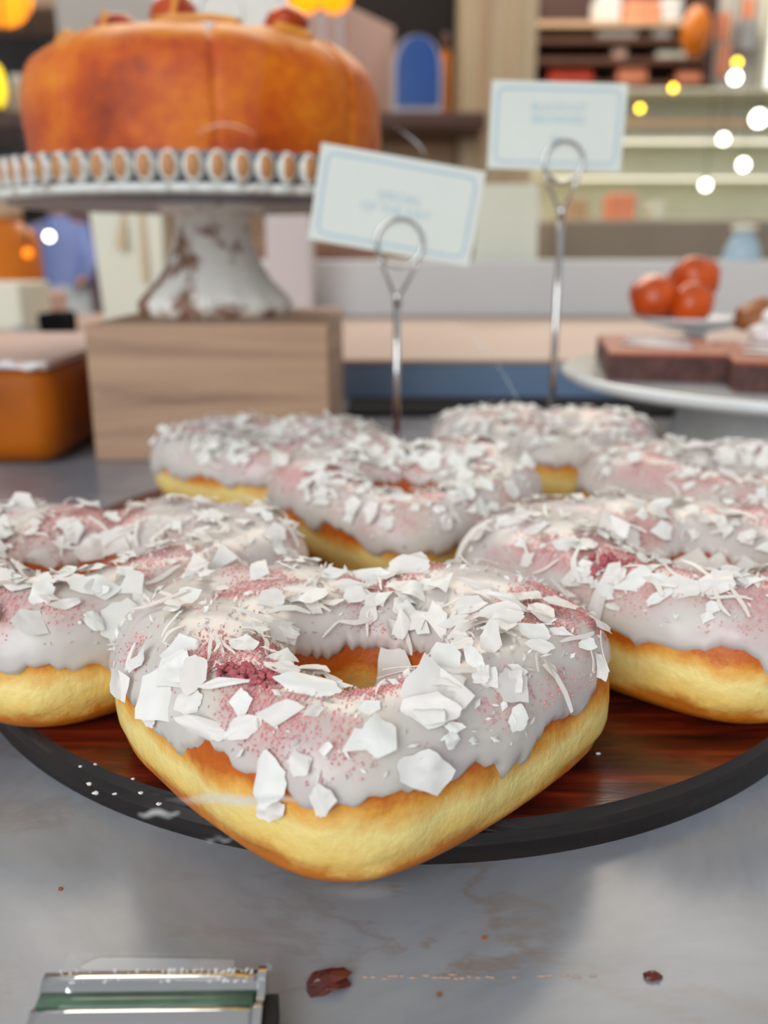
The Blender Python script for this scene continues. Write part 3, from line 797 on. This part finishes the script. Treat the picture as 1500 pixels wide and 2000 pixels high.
# ================================================================== CARAMEL LOAF
LY = .458; lx1 = -.170; lz = on_y(60, 712, LY).z
loaf = empty('caramel_loaf', (lx1-.11, LY, 0)); tag(loaf, 'amber caramel loaf with pale pink icing beside the wooden crate', 'cake')
bm = bmesh.new(); add_box(bm, -.11, .11, 0, .19, 0, lz, .012, 5); bm_obj('loaf_body', bm, M['loaf'], loaf, True)
bm = bmesh.new(); add_box(bm, -.1085, .1085, .0015, .1885, lz-.003, lz+.0012, .001, 2); bm_obj('icing_top', bm, M['loaftop'], loaf)
pts = [Vector((-.108+.216*i/60, .0015+.0008*math.sin(i*1.9), lz-.001+.001*math.sin(i*1.3))) for i in range(61)]
tube('icing_edge', pts, [.0018+.0008*math.sin(i*2.1) for i in range(61)], M['icing'], loaf, 6)

# ================================================================== GLASS PANE, CLAMP, CRUMBS
GY = on_z(750, 2035, 0).y
pane = empty('glass_screen', (0, GY, 0)); tag(pane, 'clear upright glass screen standing on the marble before the doughnuts', 'glass screen')
box('pane_sheet', -.6, .6, -.002, .002, 0.0004, .42, M['pane'], pane, .0003)
def smear(pts, wid):
    P = [on_y(x, y, GY+.0026)-Vector((0, GY, 0)) for x, y in pts]; n = len(P); vs, fs = [], []
    for yy in (0, .0001):
        for i, p in enumerate(P):
            t = (P[min(i+1, n-1)]-P[max(i-1, 0)]).normalized(); s = Vector((-t.z, 0, t.x)); w = wid*math.sin(math.pi*(i+.5)/n)
            vs += [p+s*w+Vector((0, yy, 0)), p-s*w+Vector((0, yy, 0))]
    for i in range(n-1):
        a = 2*i; fs += [(a, a+1, a+3, a+2), (2*n+a, 2*n+a+2, 2*n+a+3, 2*n+a+1)]
    obj('icing_smear', vs, fs, M['smear'], pane, False)
smear([(322+20*i, 1562+3*math.sin(i)) for i in range(14)], .00075)
smear([(270+10*i, 1590+4*math.sin(i*1.3)) for i in range(9)], .0005)
smear([(400+9*i, 1640+3*math.sin(i*1.7)) for i in range(7)], .0003)
smear([(370+12*i, 268-26*math.sin(i/11*3)) for i in range(12)], .0001)
smear([(770+60*math.sin(i*.15), 246+6*i) for i in range(11)], .00012)
smear([(862+13*i, 632+1.5*i*i*.75) for i in range(13)], .00012)

cl0 = on_z(92, 1893, .0068); cl1 = on_z(506, 1889, .0068); cyb = (cl0.y+cl1.y)/2
clamp = empty('glass_clamp', ((cl0.x+cl1.x)/2, cyb, 0), math.radians(1.0)); cw = (cl1.x-cl0.x)/2
tag(clamp, 'ridged chrome clamp holding the foot of the glass pane', 'clamp')
pf = [(0, 0), (0, .0062), (-.0006, .0068), (-.0022, .0069), (-.0028, .0066), (-.0034, .0058), (-.0042, .0053), (-.0056, .0054), (-.0062, .0060), (-.0072, .0061), (-.0094, .0052), (-.0102, .0042), (-.0104, .0034), (-.0125, .0030), (-.016, .0026), (-.018, .0008), (-.018, 0)]
def extrude(name, pf, x0, x1, mat, parent, bow=0):
    n = len(pf); vs, fs = [], []
    xs = [x0+(x1-x0)*i/6 for i in range(7)]
    for x in xs: vs += [(x, y, z) for y, z in pf]
    for k in range(6):
        for i in range(n): fs.append((k*n+i, k*n+(i+1) % n, (k+1)*n+(i+1) % n, (k+1)*n+i))
    fs.append(tuple(range(n-1, -1, -1))); fs.append(tuple(6*n+i for i in range(n)))
    o = obj(name, vs, fs, mat, parent, True)
    for p in o.data.polygons:
        if len(p.vertices) > 4: p.use_smooth = False
    return o
extrude('clamp_body', pf, -cw, cw, M['chrome'], clamp)
extrude('green_strip', [(-.0034, .0050), (-.0034, .0060), (-.0060, .0061), (-.0060, .0050)], -cw+.0003, cw-.0003, M['greenstrip'], clamp)  # glossy green strip along the groove of the clamp
extrude('end_plate', [(y*1.04+.0004, z*1.05) for y, z in pf], cw, cw+.0012, M['chrome'], clamp)
box('rubber_gasket', cw+.0012, cw+.0030, -.014, -.0022, 0, .0042, M['rubber'], clamp, .0002)
V, F = [], []; r = random.Random(4); parts = []
for i in range(150):
    x = cw*(r.uniform(-.9, .98) if r.random() < .35 else r.uniform(.1, .98)); y = r.uniform(-.0030, -.0002)
    parts.append(blob_data((x, y, .0067+(-.0008 if y < -.0026 else 0)), r.uniform(.00007, .00026), i, 6, 4, .4, 2))
V, F = merge(parts); o = obj('sugar_dust', V, F, M['icing'], clamp); o['kind'] = 'stuff'

def crumb(name, px, py, size, mat, label, cat, group=None, z=0, seed=1, amp=.6):
    p = on_z(px, py, z); vs, fs = blob_data((0,0,0), size, seed, 10, 7, amp, 2.2)
    o = obj(name, vs, fs, mat, None, False); o.location = (p.x, p.y, z+size[2]*.7)
    tag(o, label, cat, group); return o
o = crumb('caramel_shard', 640, 1926, (.0036, .0021, .0012), M['shard'], 'dark red caramel shard on the marble beside the chrome clamp', 'crumb', seed=3); o.rotation_euler = (0, 0, .35)
crumb('caramel_crumb', 1275, 1910, (.0014, .0008, .0006), M['shard'], 'small dark red caramel crumb past the dotted line of drips', 'crumb', seed=5)
for i, (px, py) in enumerate(((118,1737),(946,1832),(858,1944))):
    crumb('pastry_crumb', px, py, (.0004, .0003, .00025), M['loaf'], 'tiny brown pastry crumb on the bare marble', 'crumb', 'tiny brown crumbs on the marble', seed=i+8)
for i, (px, py) in enumerate(((157,1498),(186,1494),(174,1533),(187,1551),(224,1552),(260,1522),(275,1550),(310,1572),(1168,1473))):
    k_ = random.Random(i+3).uniform(.6, 1.9); crumb('icing_crumb', px, py, (.00040*k_, .00026*k_, .0002*k_), M['icing'], 'white icing crumb fallen on the dark wooden board', 'crumb', 'white crumbs on the board', BT, seed=i+20)
for i in range(40):   # dried drips along the glass foot
    r = random.Random(90+i); px = 690+12*i+r.uniform(-4, 4)
    if r.random() < .25: continue
    crumb('dried_drip', px, 1908+r.uniform(-4, 4), (r.uniform(.0003,.0007), .0002, .00008), M['salmon'], 'tan dried drip in the dotted line on the marble', 'stain', 'dotted line of dried drips', seed=i+50)

# ================================================================== BACK OF THE COUNTER
o = box('door_track', -.026, 1.0, .607, .678, 0, .003, M['blacks'], bev=.0006); tag(o, 'low black sliding door track on the marble behind the board', 'track')
TZ = on_y(900, 702, .703).z
o = box('back_ledge', -1.6, 1.6, .703, .73, FL, TZ-.004, M['blue'], bev=.002); tag(o, 'steel blue painted ledge behind the black track', 'ledge')
o = box('back_worktop', -1.6, 1.6, .702, 1.28, TZ-.004, TZ, M['salmon'], bev=.001); tag(o, 'pale salmon worktop behind the steel blue ledge', 'worktop')
o = box('worktop_cabinet', -1.58, 1.58, .735, 1.26, FL, TZ-.004, M['brown']); tag(o, 'brown cabinet under the salmon worktop', 'cabinet')
pbox('white_crate', (430, 508, 1760, 612), 1.20, .07, M['whitep'], 'long low white box on the salmon worktop', 'box', zbot=TZ)

# ================================================================== THE SHOP BEHIND
def jar(name, rect, Y, mat, lidmat, label, cat, zbot=None, group=None, prof=None):
    x0, x1, z0, z1 = at_rect(*rect, Y)
    if zbot is not None: z0 = zbot
    R, H = (x1-x0)/2, z1-z0
    root = empty(name, ((x0+x1)/2, Y+R, z0)); tag(root, label, cat, group)
    prof = prof or [(0, 0), (.9, 0), (1, .04), (1, .62), (.9, .72), (.62, .78), (.6, .82), (0, .82)]
    lathe('body', [(r*R, z*H) for r, z in prof], mat, root, 32)
    lathe('lid', [(r*R, z*H) for r, z in [(0, .80), (.66, .80), (.68, .84), (.66, .96), (.3, .99), (.12, 1), (0, 1)]], lidmat, root, 32)
    return root
def bulb(px, py, rpx, Y, mat, label, group):
    p = on_y(px, py, Y); k = (p-CO).dot(CF)/FPX; R = rpx*k
    root = empty('light_bulb', p); tag(root, label, 'light bulb', group)
    lathe('bulb_glass', [(0, -R), (.6*R, -.8*R), (R*.98, -.25*R), (R, .1*R), (.8*R, .6*R), (.45*R, R*.95), (.42*R, R*1.1), (0, R*1.1)], mat, root, 20)
    lathe('socket', [(0, R*1.0), (.48*R, R*1.0), (.46*R, R*1.7), (0, R*1.75)], M['rubber'], root, 12)
    tube('cable', [(0, 0, R*1.7), (0, 0, 1.9-p.z)], max(.0012, R*.06), M['rubber'], root, 6)
    return root
def lamp(px, py, rx, ry, Y, mat, label, group):
    p = on_y(px, py, Y); k = (p-CO).dot(CF)/FPX; R, Hh = rx*k, ry*k
    root = empty('pendant_lamp', p); tag(root, label, 'pendant lamp', group)
    lathe('lamp_shade', [(R*math.sin(math.pi*t/14)*(1 if t < 8 else .96), -Hh*math.cos(math.pi*t/14)) for t in range(0, 14)]+[(.1*R, Hh)], mat, root, 40)
    lathe('cap', [(0, Hh*.94), (.22*R, Hh*.94), (.18*R, Hh*1.2), (0, Hh*1.25)], M['rubber'], root, 16)
    tube('cord', [(0, 0, Hh*1.2), (0, 0, 2.2-p.z)], .004, M['rubber'], root, 6)
    return root
# --- shelf wall with the beige pillar
x0, x1, z0, z1 = at_rect(892, -300, 1066, 516, 3.0)
o = box('trim_1', x0, x1, 3.0, 3.3, FL, z1, M['beige'], bev=.01); tag(o, kind='structure')
box('moulding', x0+.06, x0+.08, 2.985, 3.0, FL, z1, M['peach'], o, .003)
box('moulding', x1-.08, x1-.06, 2.985, 3.0, FL, z1, M['beige'], o, .003)
x0, x1, z0, z1 = at_rect(330, 232, 890, 700, 3.1)
o = box('wall_shelf_side', x0, x1, 3.1, 3.2, FL, z1, M['peach']); tag(o, kind='structure')
x0, x1, z0, z1 = at_rect(-300, 218, 950, 250, 2.75)
o = box('shelf_board', x0, x1, 2.75, 3.1, z0, z1, M['brown'], bev=.006); tag(o, 'dark brown wall shelf carrying the pink box and blue arch tin', 'shelf')
SZ = z1
x0, x1, z0, z1 = at_rect(-300, -500, 890, 232, 3.2)
o = box('wall_upper', x0, x1, 3.2, 3.3, z0, z1, M['dark']); tag(o, kind='structure')
# pink box with a striped lid
x0, x1, z0, z1 = at_rect(560, 22, 690, 218, 2.80)
pb = empty('cake_box', ((x0+x1)/2, 2.80, SZ), math.radians(-28)); tag(pb, 'large pale pink cake box on the brown wall shelf', 'box')
w = (x1-x0)
box('box_body', -w*.65, w*.55, 0, .26, 0, z1-SZ, M['pinkbox'], pb, .004)
for k in range(4): box('stripe', -w*.6+k*w*.3, -w*.6+k*w*.3+w*.12, -.002, .001, .004, z1-SZ-.004, M['palebox'], pb)
# blue pointed-arch tin in a silver frame
def arch(rect, Y, th, name, mat, parent, loc):
    x0, x1, z0, z1 = at_rect(*rect, Y); w = (x1-x0)/2; H = z1-z0; pts = [(-w, 0), (w, 0), (w, H*.55)]
    for i in range(1, 9):
        t = i/8; pts.append((w*(1-t**1.7), H*(.55+.45*math.sin(t*math.pi/2)**.9)))
    pts += [(-x, z) for x, z in reversed(pts[3:-1])]+[(-w, H*.55)]
    n = len(pts); vs = [(x, 0, z) for x, z in pts]+[(x, th, z) for x, z in pts]
    fs = [tuple(range(n)), tuple(range(2*n-1, n-1, -1))]+[(i, n+i, n+(i+1) % n, (i+1) % n) for i in range(n)]
    o = obj(name, vs, fs, mat, parent, False); o.location = loc; return o
xa, xb, za, zb = at_rect(764, 62, 866, 216, 2.78)
at_ = empty('arch_tin', ((xa+xb)/2, 2.78, SZ)); tag(at_, 'royal blue pointed arch tin with a silver frame on the wall shelf', 'tin')
arch((764, 62, 866, 216), 2.78, .08, 'frame', M['silver'], at_, (0, 0, 0))
arch((776, 70, 860, 206), 2.77, .012, 'blue_panel', M['royal'], at_, (.002, -.012, .02))
jar('amber_jar', (858, 60, 884, 216), 2.85, M['amber'], M['brown'], 'amber jar on the wall shelf between the blue tin and the pillar', 'jar', SZ)
pbox('pale_box', (125, -30, 300, 216), 2.80, .2, M['pale'], 'tall pale box on the wall shelf behind the orange cake', 'box', zbot=SZ)
x0, x1, z0, z1 = at_rect(-300, -12, 112, 16, 2.85)
o = box('shelf_board', x0, x1, 2.85, 3.2, z0, z1, M['peach'], bev=.006); tag(o, 'tan upper wall shelf above the beige canister', 'shelf')
jar('beige_canister', (4, 140, 46, 216), 2.85, M['beige'], M['mint'], 'beige canister with pale lid at the end of the wall shelf', 'canister', SZ)
lamp(2, -14, 58, 60, 2.2, M['bulb_o'], 'glowing orange pendant lamp above the beige canister', 'orange pendant lamps')
lamp(596, -20, 38, 42, 2.3, M['bulb_o'], 'glowing orange pendant lamp over the striped end of the pink box', 'orange pendant lamps')
lamp(652, -16, 36, 38, 2.5, M['bulb_o'], 'glowing orange pendant lamp over the pink side of the pink box', 'orange pendant lamps')
lamp(-4, 168, 16, 40, 2.0, M['yel'], 'narrow glowing yellow lamp beside the beige canister', 'yellow lamps')
# --- on the salmon worktop, left
def wbox(name, rect, Y, d, mat, label, cat='box', group=None, bev=.003): return pbox(name, rect, Y, d, mat, label, cat, group, bev, None, None, TZ)
wb = empty('menu_stand', (on_y(250, 600, 1.05).x, 1.05, TZ), 0); tag(wb, 'white folded menu board standing behind the wooden crate', 'menu board')
x0, x1, z0, z1 = at_rect(188, 390, 316, 610, 1.05); w = x1-x0; h = z1-TZ
def leaf(nm, pts, th, mat):
    vs = [Vector(p) for p in pts]+[Vector(p)+Vector((0, th, 0)) for p in pts]
    return obj(nm, vs, [(0,1,2,3),(7,6,5,4),(0,4,5,1),(1,5,6,2),(2,6,7,3),(3,7,4,0)], mat, wb, False)
leaf('front_leaf', [(-w*.33,0,0),(w*.5,0,0),(w*.48,.02,h),(-w*.5,.02,h)], .004, M['cream'])
leaf('back_leaf', [(-w*.33,.09,0),(w*.5,.09,0),(w*.48,.028,h),(-w*.5,.028,h)], .004, M['cream'])
leaf('tan_stripe', [(w*.22,-.0012,h*.35),(w*.30,-.0012,h*.35),(w*.26,.0180,h*.95),(w*.18,.0180,h*.95)], .002, M['beige'])
leaf('tan_stripe', [(-w*.12,-.0012,h*.62),(w*.02,-.0012,h*.62),(w*.02,.0180,h*.9),(-w*.06,.0180,h*.9)], .002, M['beige'])
jar('amber_dispenser', (-100, 372, 34, 575), 1.08, M['amber'], M['peach'], 'amber glass dispenser with a peach lid on the salmon worktop', 'dispenser', TZ)
bulb(54, 494, 10, 1.00, M['bulb_a'], 'glowing amber bulb hanging before the amber dispenser', 'amber bulbs')
wbox('takeaway_box', (-60, 552, 36, 640), .98, .09, M['cream'], 'cream takeaway box at the foot of the amber dispenser')
wbox('carton', (58, 572, 92, 640), 1.10, .07, M['pinkbox'], 'small pink carton between the cream takeaway box and black tin')
wbox('black_tin', (76, 612, 118, 668), .92, .05, M['blacks'], 'low black tin on the salmon worktop', 'tin')
jar('glass_tumbler', (22, 636, 50, 684), .88, M['grey'], M['grey'], 'grey lidded tumbler beside the black tin', 'tumbler', TZ, 'grey tumblers')
jar('glass_tumbler', (52, 640, 74, 682), .90, M['grey'], M['grey'], 'smaller grey lidded tumbler against the black tin', 'tumbler', TZ, 'grey tumblers')
bulb(96, 462, 8, 1.6, M['bulb_w'], 'small white bulb hanging before the person in blue', 'white bulbs')
# under the shelf, on the white box and worktop
wbox('lilac_carton', (520, 420, 606, 520), 1.12, .06, M['palebox'], 'pale lilac carton between the cake stand pedestal and the tilted card')
wbox('brown_tray', (492, 470, 735, 520), 1.29-.02, .008, M['traywood'], 'thin reddish brown tray leaning behind the long white box', 'tray')
wbox('cream_board', (925, 360, 1056, 520), 1.272, .006, M['cream'], 'cream board upright behind the long white box', 'board')

# --- person in a blue shirt, seen from behind
def person(px, Y):
    base = on_y(px, 500, Y); root = empty('person', (base.x, Y, FL)); 
    tag(root, 'person with black hair in blue shirt and pale skirt seen from behind', 'person')
    P = dict(pel=(0,0,.84), sp1=(0,-.01,1.0), sp2=(0,-.01,1.16), nk=(0,0,1.30), hd=(0,-.01,1.36), tp=(0,-.01,1.46),
             shl=(-.13,0,1.24), ell=(-.19,-.01,1.02), wrl=(-.16,-.14,.90), fl=(-.15,-.21,.88), shr=(.13,0,1.24), elr=(.19,-.01,1.02), wrr=(.17,-.13,.90), fr=(.15,-.20,.88),
             hpl=(-.08,0,.80), knl=(-.085,-.01,.46), anl=(-.085,.02,.08), tol=(-.085,-.12,.03), hpr=(.08,0,.80), knr=(.085,-.01,.46), anr=(.085,.02,.08), tor=(.085,-.12,.03))
    Rr = dict(pel=.125, sp1=.115, sp2=.125, nk=.05, hd=.08, tp=.075, shl=.055, ell=.042, wrl=.03, fl=.028, shr=.055, elr=.042, wrr=.03, fr=.028, hpl=.085, knl=.058, anl=.04, tol=.032, hpr=.085, knr=.058, anr=.04, tor=.032)
    E = [('pel','sp1'),('sp1','sp2'),('sp2','nk'),('nk','hd'),('hd','tp'),('sp2','shl'),('shl','ell'),('ell','wrl'),('wrl','fl'),('sp2','shr'),('shr','elr'),('elr','wrr'),('wrr','fr'),('pel','hpl'),('hpl','knl'),('knl','anl'),('anl','tol'),('pel','hpr'),('hpr','knr'),('knr','anr'),('anr','tor')]
    ks = list(P); me = bpy.data.meshes.new('body'); me.from_pydata([P[k] for k in ks], [(ks.index(a), ks.index(b)) for a, b in E], []); 
    ob = bpy.data.objects.new('body', me); COL.objects.link(ob)
    ob.modifiers.new('skin', 'SKIN'); sk = me.skin_vertices[0].data
    for i, k in enumerate(ks): sk[i].radius = (Rr[k], Rr[k]*.85); sk[i].use_root = (k == 'pel')
    ob.modifiers.new('sub', 'SUBSURF').levels = 2
    dg = bpy.context.evaluated_depsgraph_get(); bm_ = bpy.data.meshes.new_from_object(ob.evaluated_get(dg)); bpy.data.objects.remove(ob)
    bm_.materials.clear(); bm_.materials.append(M['skin']); bm_.polygons.foreach_set('use_smooth', [True]*len(bm_.polygons))
    b = link(bpy.data.objects.new('body', bm_), root)
    # shirt and skirt as shells that follow the body
    def ell(nm, rows, mat, n=28):
        vs, fs = [], []
        for z, rx, ry in rows:
            for i in range(n):
                a = 2*math.pi*i/n; vs.append((rx*math.cos(a), ry*math.sin(a)-.005, z))
        for j in range(len(rows)-1):
            for i in range(n): fs.append((j*n+i, j*n+(i+1) % n, (j+1)*n+(i+1) % n, (j+1)*n+i))
        return merge([(vs, fs)])
    V1 = ell('', [(.86,.165,.135),(1.0,.15,.13),(1.15,.165,.135),(1.24,.155,.115),(1.29,.09,.085),(1.315,.062,.06)], None)
    sl = [tube_data([Vector(P['sh'+q])+Vector((0,0,.01)), Vector(P['el'+q]), Vector(P['wr'+q])+Vector((0,.01,0))], [.068, .056, .045], 12) for q in 'lr']
    V, F = merge([V1]+sl); obj('shirt', V, F, M['shirt'], root)
    V, F = ell('', [(.30,.20,.19),(.55,.185,.175),(.80,.168,.15),(.89,.150,.130)], None); obj('skirt', V, F, M['skirt'], root)
    vs, fs = blob_data((0, .012, 1.415), (.098, .104, .095), 3, 20, 14, .1, 1.5); V, F = merge([(vs, fs), blob_data((0, .085, 1.36), (.055,.04,.06), 6, 14, 10, .2, 1.5)])
    obj('hair', V, F, M['hair'], root)
    vs, fs = blob_data((0, -.092, 1.385), (.012,.016,.018), 2, 10, 6, 0); obj('nose', vs, fs, M['skin'], root)
    for sx_ in (-1, 1):
        vs, fs = blob_data((sx_*.03, -.082, 1.405), (.011,.008,.007), 2, 10, 6, 0); obj('eye', vs, fs, M['hair'], root)
        vs, fs = blob_data((sx_*.078, -.012, 1.39), (.010,.020,.028), 2, 10, 6, 0); obj('ear', vs, fs, M['skin'], root)
    vs, fs = blob_data((0, -.086, 1.352), (.022,.008,.006), 2, 10, 6, 0); obj('mouth', vs, fs, M['red'], root)
    return root

person(122, 6.3)
# mauve curtain beside the person
x0, x1, z0, z1 = at_rect(150, 392, 196, 700, 6.7); vs, fs = [], []; n = 40
for yy in (0, .02):
    for i in range(n+1):
        x = x0+(x1-x0)*i/n; y = 6.7+.03*math.sin(i*1.1)+yy; vs += [(x, y, FL), (x, y, z1)]
for i in range(n):
    a = 2*i; b = a+2*(n+1); fs += [(a, a+2, a+3, a+1), (b, b+1, b+3, b+2), (a+1, a+3, b+3, b+1)]
o = obj('curtain', vs, fs, M['mauve']); tag(o, 'folded mauve curtain hanging beside the person in blue', 'curtain')

# --- right: lit counter case, dark shelf unit, lamps and window
x0, x1, z0, z1 = at_rect(1066, 428, 1700, 700, 3.4)
o = box('case_plinth', x0, x1, 3.4, 4.3, FL, z1, M['taupe'], bev=.01); tag(o, 'taupe plinth under the lit pale green pastry case', 'plinth'); PZ = z1
x0, x1, z0, z1 = at_rect(1062, 172, 1700, 432, 3.6)
gc = empty('pastry_case', (x0, 3.6, PZ)); w = x1-x0; h = z1-PZ; tag(gc, 'pale green lit pastry case beside the beige pillar', 'display case')
box('back_panel', 0, w, .34, .36, 0, h, M['mint'], gc)
box('floor_panel', 0, w, 0, .36, 0, .012, M['mint'], gc)
box('roof_panel', 0, w, 0, .36, h-.012, h, M['mint'], gc)
for q in (262, 337):
    zz = on_y(1300, q, 3.6).z-PZ
    box('shelf', 0, w, .06, .34, zz-.012, zz, M['mint'], gc); box('led_strip', .02, w-.02, .09, .13, zz-.016, zz-.012, M['led'], gc)
zz = on_y(1300, 240, 3.6).z-PZ
box('front_rail', 0, w, -.012, .0, zz-.012, zz+.010, M['peach'], gc)
box('front_glass', 0, w, .0, .006, .012, zz, M['pane'], gc)
x0, x1, z0, z1 = at_rect(1188, 378, 1244, 426, 3.45)
o = box('coral_box', x0, x1, 3.45, 3.55, PZ, z1, M['coral'], bev=.006); tag(o, 'small coral box standing on the taupe plinth', 'box')
for (rc, mt, lb) in (((1268,395,1300,426),'cream','small cream box standing on the taupe plinth'), ((1108,388,1150,426),'peach','small peach box standing on the taupe plinth')):
    x0, x1, z0, z1 = at_rect(*rc, 3.46); o = box('small_box', x0, x1, 3.46, 3.54, PZ, z1, M[mt], bev=.005); tag(o, lb, 'box')
# dark shelf unit on the wall behind the case
x0, x1, z0, z1 = at_rect(1040, -60, 1394, 260, 4.6)
w = x1-x0; h = z1-FL
o = box('unit_back_panel', x0, x1, 4.90, 4.93, FL, z1, M['dbrown']); o.name = 'unit_back'; tag(o, kind='structure')  # back board of the shelf unit
o = box('unit_side_left', x0-.03, x0, 4.6, 4.93, FL, z1, M['dbrown']); tag(o, kind='structure')  # side boards of the shelf unit, here and on the next line
o = box('unit_side_right', x1, x1+.03, 4.6, 4.93, FL, z1, M['dbrown']); tag(o, kind='structure')
SH = {}
SL = {46: 'tan shelf of the dark unit carrying the white and coral cartons', 78: 'brown shelf of the dark unit carrying the low white tray', 118: 'brown shelf of the dark unit carrying the cream tray', 164: 'brown shelf of the dark unit carrying the long red box', 225: 'empty lowest brown shelf of the dark unit under the red box shelf'}
for q in (46, 78, 118, 164, 225):
    zz = on_y(1200, q, 4.6).z; SH[q] = zz+.012
    o = box('shelf_board', x0, x1, 4.6, 4.90, zz-.012, zz+.012, M['brown' if q != 46 else 'peach']); tag(o, SL[q], 'shelf')  # shelves of the same unit, one object each
def on_shelf(name, rect, q, mat, label, cat='box'):
    x0, x1, z0, z1 = at_rect(*rect, 4.64); o = box(name, x0, x1, 4.64, 4.8, SH[q], max(z1, SH[q]+.03), mat, bev=.008); tag(o, label, cat)
on_shelf('red_box', (1070,134,1160,160), 164, M['red'], 'long red box on the dark brown shelf next to the pillar')
on_shelf('coral_bag', (1206,130,1266,160), 164, M['coral'], 'coral paper bag on the same shelf as the red box', 'bag')
on_shelf('coral_carton', (1322,138,1386,160), 164, M['coral'], 'wide coral carton at the end of the red box shelf')
on_shelf('white_tray', (1166,58,1246,75), 78, M['whitep'], 'low white tray on the shelf above the coral bag', 'tray')
on_shelf('white_bowl', (1276,56,1312,75), 78, M['whitep'], 'small white carton beside the low white tray')
on_shelf('pink_carton', (1196,92,1226,115), 118, M['pinkbox'], 'small pink carton on the shelf under the white tray')
on_shelf('cream_tray', (1282,98,1342,115), 118, M['cream'], 'cream tray on the shelf beside the small pink carton', 'tray')
on_shelf('white_carton', (1166,-10,1216,42), 46, M['whitep'], 'white carton on the top tan shelf')
on_shelf('peach_carton', (1220,0,1290,42), 46, M['coral'], 'coral carton on the top tan shelf')
on_shelf('pale_carton', (1292,-6,1336,42), 46, M['whitep'], 'white carton between the coral carton and amber lantern')
lamp(1360, 62, 29, 46, 3.3, M['amber'], 'unlit amber glass lantern hanging before the dark brown shelves', 'amber lanterns')
x0, x1, z0, z1 = at_rect(1400, -80, 1480, 200, 4.9)
o = box('wall_right', x0, x1+1.2, 4.9, 5.0, FL, z1, M['pale']); tag(o, kind='structure')
for i, (a, b, c, d) in enumerate(((1396,24,1430,78),(1400,86,1428,150),(1452,-6,1476,36))):
    x0, x1, z0, z1 = at_rect(a, b, c, d, 4.88); o = box('poster', x0, x1, 4.885, 4.9, z0, z1, M['coral'], bev=.002)
    tag(o, ('upper coral poster on the pale wall beside the brown shelves','lower coral poster on the pale wall beside the brown shelves','coral poster on the pale wall next to the bright window')[i], 'poster', 'coral posters')
x0, x1, z0, z1 = at_rect(1434, 44, 1474, 104, 4.86); o = box('wall_cabinet', x0, x1, 4.80, 4.9, z0, z1, M['grey'], bev=.01); tag(o, 'grey cabinet on the pale wall next to the bright window', 'cabinet')
x0, x1, z0, z1 = at_rect(1484, -60, 1640, 240, 4.86)
wd = box('window_1', x0, x1, 4.86, 4.9, z0, z1, M['win']); tag(wd, kind='structure')
box('window_frame', x0-.03, x0, 4.84, 4.9, z0-.03, z1+.03, M['cream'], wd); box('window_frame', x0-.03, x1, 4.84, 4.9, z0-.03, z0, M['cream'], wd)
for (px, py, rr, nm) in ((1250,212,8,'over the card side of the pale green case'),(1315,172,8,'before the wide coral carton'),(1440,122,9,'before the grey wall cabinet')):
    bulb(px, py, rr*.75, 3.2, M['bulb_y'], 'small yellow bulb hanging '+nm, 'yellow bulbs')
for (px, py, rr, nm) in ((1436,152,13,'under the yellow bulb of the wall cabinet'),(1413,272,11,'above the upper lit shelf of the green case'),(1452,322,12,'before the lower lit shelf of the green case'),(1378,362,11,'just under the lower lit shelf of the green case'),(1482,232,17,'before the foot of the bright window')):
    bulb(px, py, rr*.8, 2.6+py*.0012, M['bulb_w'], 'small white bulb hanging '+nm, 'white bulbs')
BZ = on_y(900, 508, 1.20).z
jar('blue_cloche', (1424, 436, 1506, 520), 1.21, M['skyb'], M['cream'], 'pale blue bell cloche with cream top on the long white box', 'cloche', BZ, None, [(0,0),(.98,0),(1,.05),(.92,.3),(.72,.55),(.45,.75),(.4,.82),(0,.82)])
